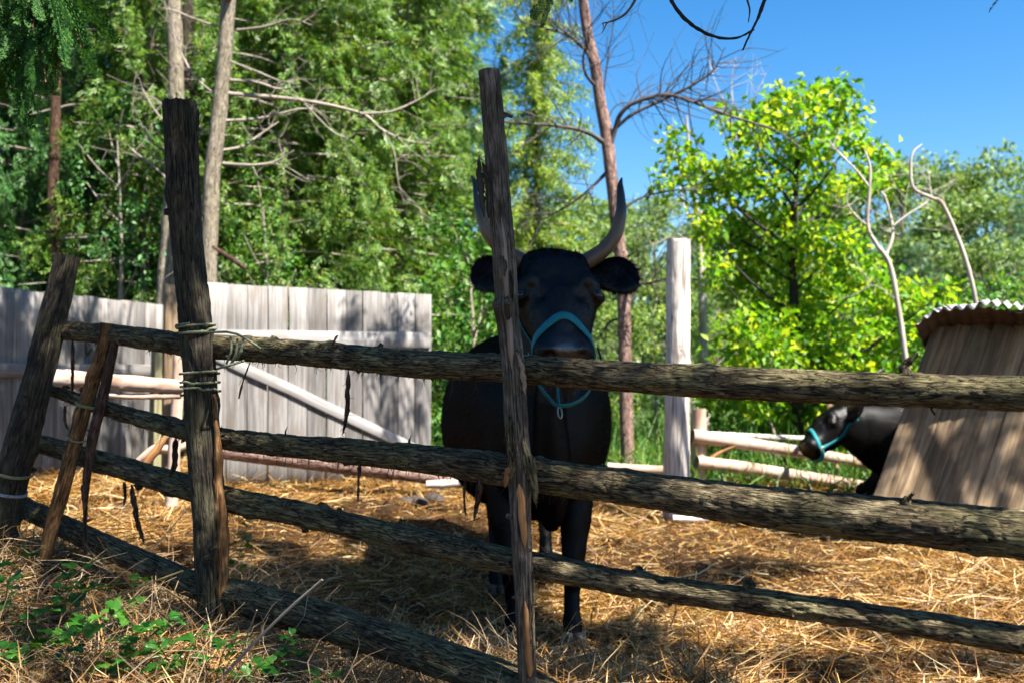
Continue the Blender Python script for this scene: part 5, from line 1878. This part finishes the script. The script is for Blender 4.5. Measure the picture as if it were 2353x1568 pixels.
    if loose:
        free([(-0.138, 0.50, -0.10), (-0.115, 0.58, -0.15), (-0.06, 0.65, -0.19), (-0.02, 0.68, -0.20), (0.06, 0.66, -0.20), (0.12, 0.61, -0.17), (0.143, 0.52, -0.11)], sw, 'chin_strap')
        free([(-0.02, 0.57, -0.20), (-0.02, 0.63, -0.205), (-0.02, 0.68, -0.202)], sw * 1.2, 'chin_strap')
        free([(0.145, 0.49, -0.12), (0.175, 0.55, -0.13), (0.182, 0.49, -0.15), (0.178, 0.39, -0.18)], sw * 0.7, 'loose_end')
    else:
        free([(-0.138, 0.50, -0.10), (-0.11, 0.53, -0.16), (0, 0.545, -0.185), (0.11, 0.53, -0.16), (0.143, 0.50, -0.10)], sw, 'chin_strap')
    for sg in (-1, 1):
        rb = Bag()
        c = H(sg * 0.143, 0.495, -0.098)
        pts = [c + (ED * math.cos(t) + (EF * 0.6 + ES * sg * 0.2) * math.sin(t)) * 0.022 * hsc for t in np.linspace(0, 2 * math.pi, 17)]
        tube(rb, pts, [0.0035, 0.0035], 34, 6)
        rb.build('ring', M['buckle'], hroot, True)
    rb = Bag()
    c = H(-0.02, 0.71 if loose else 0.57, -0.202)
    pts = [c + (ED * math.cos(t) * 1.8 + ES * math.sin(t) * 0.55) * 0.016 * hsc for t in np.linspace(0, 2 * math.pi, 17)]
    tube(rb, pts, [0.003, 0.003], 34, 6)
    rb.build('clip', M['buckle'], hroot, True)
    return root


def front_leg(x, y, hx, hy, k=1.0):
    return [(x, y + 0.06, 1.0, 0.13), (x, y + 0.03, 0.80, 0.105), (x, y, 0.64, 0.082), (x * 0.7 + hx * 0.3, y - 0.02, 0.52, 0.066), (x * 0.4 + hx * 0.6, (y + hy) / 2 - 0.01, 0.41, 0.056), (x * 0.3 + hx * 0.7, (y + hy) / 2, 0.35, 0.054),
            (x * 0.2 + hx * 0.8, (y + hy) / 2 + 0.01, 0.27, 0.039), (hx, hy + 0.02, 0.18, 0.037), (hx, hy + 0.01, 0.12, 0.047), (hx, hy - 0.005, 0.075, 0.042), (hx, hy - 0.02, 0.03, 0.051)]


def hind_leg(x, hx, hy):
    return [(x, 1.36, 1.12, 0.20), (x * 1.05, 1.28, 0.92, 0.155), (x * 1.0, 1.26, 0.76, 0.11), (hx * 1.05, hy + 0.17, 0.60, 0.07), (hx, hy + 0.20, 0.50, 0.055), (hx, hy + 0.15, 0.40, 0.047), (hx, hy + 0.06, 0.24, 0.04), (hx, hy + 0.03, 0.13, 0.047), (hx, hy + 0.005, 0.075, 0.043), (hx, hy - 0.015, 0.03, 0.051)]


def cows():
    body = [(0.01, -0.13, 1.02, 0.10, 0.16, 2.0), (0.01, -0.09, 1.02, 0.19, 0.27, 2.2), (0.01, 0.04, 1.02, 0.275, 0.40, 2.3), (0, 0.2, 1.03, 0.325, 0.46, 2.3), (0, 0.45, 1.04, 0.385, 0.475, 2.3), (0, 0.75, 1.02, 0.455, 0.485, 2.3), (0, 1.05, 1.02, 0.465, 0.49, 2.3),
            (0, 1.3, 1.08, 0.41, 0.44, 2.3), (0, 1.5, 1.16, 0.33, 0.37, 2.4), (0, 1.66, 1.17, 0.24, 0.31, 2.3), (0, 1.75, 1.16, 0.10, 0.17, 2.0)]
    t = math.radians(31)
    # head: origin at the poll, in the cow's own frame
    ho = (0.042, -0.15, 1.83)
    es, ed, ef = (1, 0, 0.0), (0.03, -math.sin(t), -math.cos(t)), (0, -math.cos(t), math.sin(t))
    neck = [((0, 0.32, 1.16), (0.24, 0, 0), (0, 0.18, 0.34), 2.2), ((0.01, 0.12, 1.30), (0.20, 0, 0), (0, 0.20, 0.27), 2.2), ((0.03, 0.02, 1.42), (0.165, 0, 0), (0, 0.18, 0.2), 2.2), ((0.045, -0.05, 1.56), (0.14, 0, 0), (0, 0.15, 0.14), 2.2), ((0.05, -0.12, 1.68), (0.125, 0, 0), (0, 0.11, 0.08), 2.2)]
    dew = [((0.02, -0.16, 1.32), (0.06, 0, 0), (0, 0.10, 0), 2), ((0.02, -0.14, 1.12), (0.07, 0, 0), (0, 0.12, 0), 2), ((0.03, -0.11, 0.92), (0.085, 0, 0), (0, 0.13, 0), 2), ((0.03, -0.06, 0.74), (0.085, 0, 0), (0, 0.13, 0), 2), ((0.04, -0.02, 0.62), (0.06, 0, 0), (0, 0.09, 0), 2), ((0.04, 0.0, 0.555), (0.025, 0, 0), (0, 0.04, 0), 2)]
    legs = [front_leg(0.165, 0.08, 0.145, 0.02), front_leg(-0.165, 0.10, -0.125, 0.06), hind_leg(-0.2, -0.15, 1.08), hind_leg(0.2, 0.17, 1.42)]
    cow('black horned cow in teal halter facing the camera over the rails', (0.14, 4.65, gz(0.2, 4.7) + 0.0), math.radians(4), ho, es, ed, ef, body, neck, legs, dew, 'teal webbing halter on the near cow facing the camera', (0.0, 0.0), vox=0.0085)
    # the second cow lies at the shed, seen from the side, head to the left
    # its own frame: forward -Y turned to point left in the picture
    d = 8.5
    base = at(2080, 1150, d)
    gzb = gz(base.x, base.y)
    loc = (base.x, base.y, gzb - 0.02)

    def loc2(x, y, dd=d):
        """picture spot -> the cow's own frame (side, back, up)"""
        p = at(x, y, dd)
        return np.array([base.y - p.y, p.x - base.x, p.z - loc[2]])
    poll = loc2(1926, 936)
    nose = loc2(1834, 1022)
    ed2 = (nose - poll) / np.linalg.norm(nose - poll)
    ed2 = ed2 + np.array([0.32, 0, 0])
    ed2 /= np.linalg.norm(ed2)
    es2 = np.array([1.0, 0, 0]) - ed2 * ed2[0]
    es2 /= np.linalg.norm(es2)
    ef2 = np.cross(ed2, es2)
    if ef2[2] < 0:
        ef2 = -ef2
    zc = 0.40
    body2 = [(0, -0.22, 0.46, 0.10, 0.16, 2), (0, -0.16, 0.46, 0.20, 0.28, 2.2), (0, 0.0, 0.46, 0.28, 0.36, 2.3), (0, 0.25, zc, 0.36, 0.40, 2.3), (0, 0.6, zc, 0.44, 0.40, 2.4), (0, 0.95, zc, 0.46, 0.39, 2.4), (0, 1.25, zc, 0.42, 0.37, 2.4), (0, 1.5, 0.38, 0.32, 0.33, 2.3), (0, 1.65, 0.36, 0.16, 0.2, 2)]
    a0, a1, a2, a3 = loc2(2060, 1010), loc2(2010, 1000), loc2(1965, 980), loc2(1930, 968)
    neck2 = [(a0, (0.24, 0, 0), (0, 0.04, 0.36), 2.2), (a1, (0.19, 0, 0), (0, 0.05, 0.28), 2.2), (a2, (0.16, 0, 0), (0, 0.06, 0.21), 2.2), (a3, (0.13, 0, 0), (0, 0.06, 0.15), 2.2)]
    dew2 = None
    legs2 = [[(0.15, 0.0, 0.35, 0.12), (0.2, -0.2, 0.14, 0.07), (0.2, -0.32, 0.08, 0.055), (0.2, -0.1, 0.05, 0.04), (0.2, 0.08, 0.05, 0.045)],
             [(-0.15, 0.0, 0.35, 0.12), (-0.2, -0.2, 0.14, 0.07), (-0.2, -0.3, 0.08, 0.055), (-0.2, -0.08, 0.05, 0.04), (-0.2, 0.1, 0.05, 0.045)],
             [(0.3, 1.2, 0.35, 0.2), (0.42, 0.95, 0.2, 0.11), (0.45, 1.15, 0.09, 0.06), (0.45, 0.9, 0.06, 0.045), (0.45, 0.75, 0.05, 0.05)],
             [(-0.3, 1.2, 0.35, 0.2), (-0.42, 0.95, 0.2, 0.11), (-0.45, 1.15, 0.09, 0.06), (-0.45, 0.9, 0.06, 0.045), (-0.45, 0.75, 0.05, 0.05)]]
    cow('black cow in profile resting beside the plank shed', loc, math.radians(-90), poll, es2, ed2, ef2, body2, neck2, legs2, dew2, 'teal halter on the far cow beside the shed', (0.02, 0.02), tail=False, vox=0.014, hsc=0.9, loose=False)


cows()

# ------------------------------------------------------------------ weeds in front of the fence
def lobed_leaf(seed, L=0.05):
    """a currant-like leaf: three lobes, toothed, folded on the midrib, with a short stalk"""
    g = np.random.default_rng(seed)
    rim = [(0.0, 0.0), (0.03, 0.16), (0.12, 0.36), (0.22, 0.40), (0.30, 0.54), (0.40, 0.47), (0.46, 0.50), (0.50, 0.34), (0.53, 0.22), (0.64, 0.30), (0.70, 0.22), (0.80, 0.25), (0.86, 0.14), (0.94, 0.13), (1.0, 0.0)]
    up = [(x + g.normal(0, 0.012), y * (1 + g.normal(0, 0.05))) for x, y in rim]
    V = [(x * L, 0, 0.04 * L * math.sin(3 * x)) for x, y in up]
    n = len(up)
    for s in (1, -1):
        for (x, y) in up:
            V.append(((x - 0.06 * (y > 0.4)) * L, s * y * L, (0.22 * y + 0.10 * math.sin(9 * x + seed)) * y * L * 1.4 - 0.12 * L * x * x))
    V = np.array(V)
    F = []
    k = np.arange(n - 1)
    F.append(np.stack([k, k + 1, n + k + 1, n + k], -1))
    F.append(np.stack([k + 1, k, 2 * n + k, 2 * n + k + 1], -1))
    b = Bag()
    V[:, 0] += 0.35 * L
    b.add(V, F)
    tube(b, [(0, 0, 0.0), (0.18 * L, 0, 0.02 * L), (0.36 * L, 0, 0)], [0.0009, 0.0007], 4, 4, cap=False)
    o = b.build('leaf', M['weed'], None, True)
    me = o.data
    bpy.data.objects.remove(o)
    return me


def weeds():
    leaves = [lobed_leaf(k) for k in range(4)]
    g = np.random.default_rng(88)
    plants = [  # foot (x, y), tip (x, y), leaves, label
        ((8, 1460), (62, 1240), 7, 'tall weed shoot at the left edge with a pale stem'),
        ((110, 1420), (240, 1272), 9, 'weed with an orange brown stem below the stakes'),
        ((60, 1425), (380, 1330), 12, 'long low weed stem reaching right below the left rails'),
        ((30, 1500), (120, 1370), 9, 'leafy weed low at the left edge'),
        ((120, 1560), (210, 1420), 10, 'leafy weed in the bottom left corner'),
        ((250, 1560), (330, 1440), 11, 'leafy weed right of the bottom left corner'),
        ((300, 1500), (420, 1420), 10, 'dark leafy weed left of the thick post foot'),
        ((400, 1565), (470, 1440), 8, 'weed just below the foot of the thick post'),
        ((490, 1570), (545, 1460), 9, 'bright weed at bottom right of the thick post'),
        ((640, 1570), (655, 1450), 8, 'weed under the lowest rail at bottom'),
        ((536, 1385), (578, 1185), 10, 'tall weed growing behind the thick left post'),
        ((720, 1590), (745, 1555), 4, 'small weed tip at the bottom edge'),
        ((20, 1580), (70, 1480), 9, 'bushy weed at the very bottom left'),
        ((190, 1590), (290, 1510), 10, 'spreading weed along the bottom edge'),
        ((340, 1590), (420, 1510), 10, 'weed between two others on the bottom edge'),
        ((110, 1500), (260, 1400), 9, 'weed with deep green leaves in the middle of the patch'),
        ((560, 1590), (610, 1520), 6, 'weed on the bottom edge below the lowest rail'),
        ((150, 1440), (190, 1330), 8, 'weed standing just right of the stake foot'),
        ((220, 1480), (330, 1370), 9, 'weed with a drooping tip between the stake and the thick post'),
        ((70, 1540), (160, 1450), 10, 'dense weed left of centre of the patch'),
        ((300, 1560), (370, 1470), 9, 'shaded weed near the bottom left of the thick post'),
        ((10, 1420), (30, 1330), 6, 'weed cut by the left edge of the picture')]
    for i, ((fx, fy), (tx, ty), nl, lab) in enumerate(plants):
        foot = ground_at(fx, min(fy, 1640))
        tip = at(tx, ty, foot.y + (-0.12 if i != 10 else 0.1) + g.uniform(-0.1, 0.05))
        root = thing('weed', lab, 'weed', foot, group='weeds in front of the fence')
        e = np.array(tip - foot)
        mid = e * 0.5 + np.array([g.normal(0, 0.02), g.normal(0, 0.02), 0.06 * np.linalg.norm(e)])
        b = Bag()
        P, T, *_ = tube(b, [(0, 0, -0.03), mid, e], [0.0028, 0.0022, 0.0012], 24, 6)
        b.build('stem', M['weed_stem'], root, True)
        nl = int(nl * 1.6)
        for k in range(nl):
            t = 0.22 + 0.78 * (k + g.random() * 0.5) / nl
            j = min(23, int(t * 23))
            a = k * 2.4 + g.normal(0, 0.3)
            dv = Vector((math.cos(a), math.sin(a) - 0.25, g.uniform(-0.15, 0.5))).normalized()
            q = dv.to_track_quat('X', 'Z').to_matrix().to_4x4()
            o = bpy.data.objects.new('leaf', leaves[(i + k) % 4])
            COL.objects.link(o)
            o.parent = root
            s = g.uniform(0.55, 1.1) * (1.0 if t < 0.85 else 0.7)
            o.matrix_local = Matrix.Translation(Vector(P[j])) @ q @ Matrix.Rotation(g.normal(0, 0.5), 4, 'X') @ Matrix.Diagonal((s, s, s, 1))
    # dead twigs lying across the bank
    for k, (pts, w, lab) in enumerate((
            ([(470, 1600), (560, 1500), (660, 1400), (740, 1330)], 9, 'pale bare twig rising from the bottom edge'),
            ([(20, 1440), (150, 1410), (270, 1365), (420, 1310)], 8, 'thin orange brown twig across the weeds'),
            ([(545, 1560), (560, 1480), (590, 1400)], 5, 'short upright dead stalk by the lowest rail'),
            ([(300, 1300), (350, 1260), (420, 1180), (446, 1150)], 4, 'grey dead stalk leaning to the thick post'))):
        dd = ground_at(pts[0][0], min(pts[0][1], 1600)).y
        root = thing('dead_twig', lab, 'twig', at(*pts[0], dd))
        o = np.array(root.location)
        b = Bag()
        tube(b, [np.array(at(x, y, dd - 0.05 * j)) - o for j, (x, y) in enumerate(pts)], [w * dd / FPX / 2, w * dd / FPX / 4], 20, 7, lambda lc, th, u: 0.0006 * vnoise(lc.reshape(-1, 3) * 120, k).reshape(lc.shape[:2]))
        b.build('stem', M['weed_stem'] if k == 1 else M['twig_grey'], root, True)


weeds()


# ------------------------------------------------------------------ near trees whose branches hang into the picture
def fine_frond(seed, n=14, L=0.2):
    """a detailed cedar frond: a stem, side shoots, scale leaves; lies along X"""
    g = np.random.default_rng(seed)
    V, F = [], []

    def scale_leaf(p, d, q, l, w):
        i = len(V)
        V.extend([p - q * w * 0.4, p + d * l * 0.55 + q * w * 0.55, p + d * l, p + d * l * 0.55 - q * w * 0.55])
        F.append((i, i + 1, i + 2, i + 3))
    z = np.array([0, 0, 1.0])
    for k in range(n):
        x = L * (0.08 + 0.92 * k / n)
        p = np.array([x, 0.004 * math.sin(k), -0.12 * x * x / L])
        scale_leaf(p, np.array([1, 0, -0.1]), np.array([0, 1.0, 0]), L / n * 1.3, 0.005)
        for s in (-1, 1):
            ln = 0.045 * (1.1 - 0.75 * k / n) * g.uniform(0.8, 1.15)
            a = 0.72 + g.normal(0, 0.08)
            d = np.array([math.cos(a), s * math.sin(a), -0.12])
            q = np.array([-d[1], d[0], 0])
            m = max(3, int(ln / 0.009))
            for j in range(m):
                pj = p + d * ln * j / m
                scale_leaf(pj, d, q, ln / m * 1.25, 0.0052)
                if j > 0:
                    for s2 in (-1, 1):
                        d2 = d * 0.75 + q * s2 * 0.65
                        scale_leaf(pj, d2, np.array([-d2[1], d2[0], 0]), 0.011 * (1.15 - j / m) + 0.004, 0.0042)
    return np.array(V), [np.array(F)]


def overhang(name, label, foot, trunk_top, twigs, material, seed, crown_spots=None, r=0.10, crown_mat=None, crown=None):
    """a tree out of the picture to one side, with named branches that reach into it"""
    g = np.random.default_rng(seed)
    z0 = gz(foot[0], foot[1])
    root = thing(name, label, 'tree', (foot[0], foot[1], z0))
    o = np.array(root.location)
    tb = Bag()
    tube(tb, [(0, 0, -0.2), (0.03, 0.02, 1.2), (-0.02, 0.05, 3.0), np.array(trunk_top) - o], [r * 1.2, r, r * 0.8, r * 0.25], 40, 16, bark_disp(r, seed, 0.006))
    tb.build('trunk', M['red_bark'], root, True)
    fr = [fine_frond(seed + k) for k in range(3)]
    for pts, w, nf in twigs:
        b = Bag()
        P = [np.array(p) - o for p in pts]
        Pp, T, *_ = tube(b, P, [w, w * 0.7, w * 0.3], len(P) * 10, 7, lambda lc, th, u: 0.15 * w * vnoise(lc.reshape(-1, 3) * np.array([90, 200, 200]), seed).reshape(lc.shape[:2]))
        br = b.build('branch', material, root, True)
        if nf:
            fb = Bag()
            for k in range(nf):
                t = g.uniform(0.25, 1.0)
                j = int(t * (len(Pp) - 1))
                dv = T[j] * 0.9 + g.normal(0, 0.33, 3) + np.array([0, 0, -0.8])
                tv, tf = fr[k % 3]
                stamp(fb, tv, tf, turn(dv[None], g.uniform(-1.3, 1.3, 1), up=(0.3, -1, 0.5)), np.array([g.uniform(0.6, 1.05)]), Pp[j][None] + g.normal(0, 0.01, (1, 3)))
            fb.build('foliage', M['cedar_near'], br)
    if crown:
        lb, cb = Bag(), Bag()
        sp = [np.array((0, 0, 1.8)), np.array((-0.02, 0.05, 3.0)), np.array(trunk_top) - o]
        cl = [(np.array(c) - o, rr) for c, rr in crown]
        limbs_to(lb, sp, cl, 0.03, 0.22)
        for c, rr in cl:
            n = int((760 if rr > 0.33 else 480) * (rr / 0.5) ** 2) + 2
            v = dirs(n) * (rr * g.random(n) ** 0.5)[:, None]
            stamp(cb, *SPRAY, turn(v * 0.8 + g.normal(0, 0.4, (n, 3)) + np.array([0, 0, -0.5]), g.uniform(-1, 1, n)), g.uniform(0.9, 1.6, n) * (1 if rr > 0.12 else 0.6), c + v * np.array([1, 1, 0.6]))
        lb.build('limb', M['red_bark'], root, True)
        cb.build('crown', M['cedar_near'], root)
    return root


def over(x, y, z, h, r):
    """a clump of crown at height h that stands between the sun and a spot"""
    t = (h - z) / SUN_DIR.z
    return ((x + SUN_DIR.x * t, y + SUN_DIR.y * t, h), r)


# near tree's unseen crown, clumps placed to shade the fence's left half, the cow and the straw left of it; only small sprigs over the right half
SHADE = [over(0.2, 4.6, 1.5, 4.2, 0.5), over(0.1, 5.2, 1.1, 4.3, 0.5), over(0.25, 4.7, 0.6, 4.4, 0.42), over(-0.1, 5.8, 1.2, 4.5, 0.42), over(0.35, 5.5, 1.1, 4.6, 0.36), over(-0.5, 4.6, 0.1, 4.3, 0.45), over(-0.8, 5.2, 0.1, 4.5, 0.4), over(-0.3, 5.3, 0.1, 4.1, 0.4),
         over(-0.9, 4.3, 0.3, 4.2, 0.36), over(0.3, 4.3, 0.2, 4.0, 0.3), over(-0.35, 3.0, 1.1, 4.3, 0.24), over(-0.75, 3.25, 1.0, 4.1, 0.26), over(-1.15, 3.45, 1.8, 4.2, 0.13), over(-1.15, 3.42, 1.1, 4.5, 0.12), over(-1.5, 3.7, 1.1, 4.3, 0.27), over(-1.9, 3.9, 1.0, 4.1, 0.3),
         over(-0.5, 3.1, 0.6, 4.6, 0.3), over(0.0, 2.75, 1.8, 4.4, 0.12), over(-1.3, 2.9, 0.4, 4.2, 0.15), over(-0.7, 2.7, 0.4, 4.5, 0.15), over(-1.6, 3.3, 0.5, 4.6, 0.24), over(-0.2, 2.8, 0.5, 4.2, 0.26),
         over(0.36, 2.5, 1.05, 4.3, 0.06), over(0.78, 2.3, 1.15, 4.5, 0.05), over(1.0, 2.1, 0.85, 4.2, 0.09), over(0.6, 2.4, 0.8, 4.6, 0.05), over(1.02, 2.1, 1.0, 4.6, 0.07),
         over(0.7, 4.4, 0.0, 4.5, 0.28), over(1.3, 4.35, 0.0, 4.3, 0.24), over(1.9, 4.4, 0.0, 4.6, 0.2), over(0.9, 5.6, 0.05, 4.7, 0.22), over(2.4, 4.2, 0.0, 4.5, 0.2),
         over(-1.2, 4.8, 0.2, 4.4, 0.36), over(-0.7, 4.1, 0.1, 4.6, 0.34), over(-0.2, 4.4, 0.05, 4.5, 0.36), over(-1.1, 5.5, 0.2, 4.7, 0.36), over(-0.5, 5.9, 0.15, 4.6, 0.36), over(-1.5, 5.9, 0.3, 4.8, 0.28), over(-0.9, 6.5, 0.25, 4.9, 0.28), over(-1.6, 5.1, 0.3, 4.5, 0.28), over(-0.3, 6.6, 0.2, 4.8, 0.24),
         over(1.1, 6.0, 0.05, 4.7, 0.26), over(1.5, 6.2, 0.05, 4.9, 0.2), over(0.5, 4.9, 0.0, 4.4, 0.24), over(1.7, 4.9, 0.0, 4.7, 0.2)]


def near_trees():
    # left: cedar with sprays in the top left corner
    D = 2.45
    tw = []
    for pts, nf in (([(-420, -260), (-120, -120), (60, -40), (90, 60), (105, 190)], 14), ([(-420, -260), (-60, -140), (110, -60), (160, 40), (186, 110)], 12), ([(-420, -260), (-150, -80), (0, -20), (20, 60), (40, 130)], 16),
                    ([(-120, -120), (20, -90), (70, -10), (75, 100)], 12), ([(-60, -140), (60, -100), (130, -20), (120, 60)], 10), ([(-150, -80), (-60, -30), (-20, 60), (-10, 150)], 10), ([(-420, -260), (-100, -180), (80, -120), (150, -50), (140, 10)], 12)):
        tw.append(([at(x, y, D + 0.1 * math.sin(x)) for x, y in pts], 0.006, nf))
    overhang('near_cedar', 'near cedar whose dark green sprays hang into the top left corner', (-2.2, 1.7), (-2.1, 1.8, 5.5), tw, M['red_bark'], 5, crown=[((-2.0, 1.6, 3.6), 0.7), ((-1.5, 1.3, 4.2), 0.7), ((-2.4, 2.2, 4.4), 0.7), ((-1.9, 1.5, 5.2), 0.6)])
    # right: tree with bare black twigs along the top edge
    D = 2.8
    P = lambda *a: [at(x, y, D) for x, y in a]
    s = (1760, -330)
    tw = [(P((2500, -700), (2000, -480), s, (1560, -120), (1541, -20), (1552, 18), (1590, 58), (1640, 84), (1690, 88), (1732, 68)), 0.009, 0),
          (P((2000, -480), (1850, -300), (1790, -80), (1755, 5), (1742, 40), (1724, 76), (1706, 116)), 0.008, 0),
          (P((1850, -300), (1740, -120), (1716, -20), (1722, 22), (1719, 52)), 0.005, 0),
          (P(s, (1560, -200), (1480, -40), (1445, 22), (1414, 46), (1384, 54)), 0.006, 0),
          (P((1414, 46), (1396, 52), (1388, 66), (1382, 78)), 0.003, 0),
          (P((1384, 54), (1386, 60), (1384, 68)), 0.002, 0),
          (P((2500, -700), (2440, -340), (2410, -200), (2385, -140), (2360, -100)), 0.005, 5),
          (P((1560, -200), (1400, -160), (1310, -90), (1285, -55)), 0.004, 3)]
    overhang('overhanging_tree', 'near tree reaching bare black twigs down from the top edge', (2.4, 1.8), (1.9, 2.6, 5.2), tw, M['twig_dark'], 6, crown=SHADE)


near_trees()




def right_tree():
    """a tree past the right edge whose boughs dapple the shed and the gate"""
    overhang('side_cedar', 'cedar standing just out of view to the right of the shed', (5.0, 5.2), (4.7, 5.4, 6.2), [], M['twig_dark'], 15,
             crown=[over(2.8, 7.0, 1.35, 4.4, 0.2), over(3.2, 6.9, 0.9, 4.7, 0.18), over(2.5, 6.9, 0.8, 5.0, 0.14), over(3.7, 6.8, 1.2, 4.5, 0.3),
                    over(-0.98, 8.0, 1.65, 4.25, 0.13), over(-1.0, 8.0, 1.45, 4.2, 0.1), over(-1.28, 7.8, 1.75, 4.3, 0.1), over(-0.98, 8.0, 1.2, 4.25, 0.12), over(-0.95, 8.0, 0.85, 4.2, 0.11), over(-0.75, 8.15, 1.05, 4.2, 0.12), over(-0.78, 8.1, 1.7, 4.3, 0.11), over(-1.3, 7.8, 1.55, 4.25, 0.07)])
    fork = [o for o in bpy.data.objects if o.name.startswith('forked_cedar_trunk')][0]
    o = np.array(fork.location)
    g = np.random.default_rng(4)
    cb, lb = Bag(), Bag()  # unseen boughs added high on the forked cedar to shade the board fence
    for c, r in (over(-3.6, 7.2, 1.2, 4.8, 0.42), over(-3.5, 7.6, 0.8, 5.0, 0.4), over(-3.7, 6.8, 1.0, 4.7, 0.4), over(-3.3, 8.2, 1.0, 5.2, 0.34), over(-3.6, 7.1, 1.6, 5.3, 0.42), over(-3.4, 7.9, 1.5, 5.0, 0.3)):
        c = np.array(c) - o
        a = np.array((0.15, 0, 4.2))
        tube(lb, [a, (c + a) / 2 + np.array((0, 0, 0.5)), c], [0.035, 0.006], 9, 5, cap=False)
        n = int(330 * (r / 0.5) ** 2)
        v = dirs(n) * (r * g.random(n) ** 0.5)[:, None]
        stamp(cb, *SPRAY, turn(v * 0.8 + g.normal(0, 0.4, (n, 3)) + np.array([0, 0, -0.5]), g.uniform(-1, 1, n)), g.uniform(0.9, 1.6, n), c + v * np.array([1, 1, 0.6]))
    lb.build('limb', M['grey_bark'], fork, True)
    cb.build('crown', M['cedar'], fork)


right_tree()
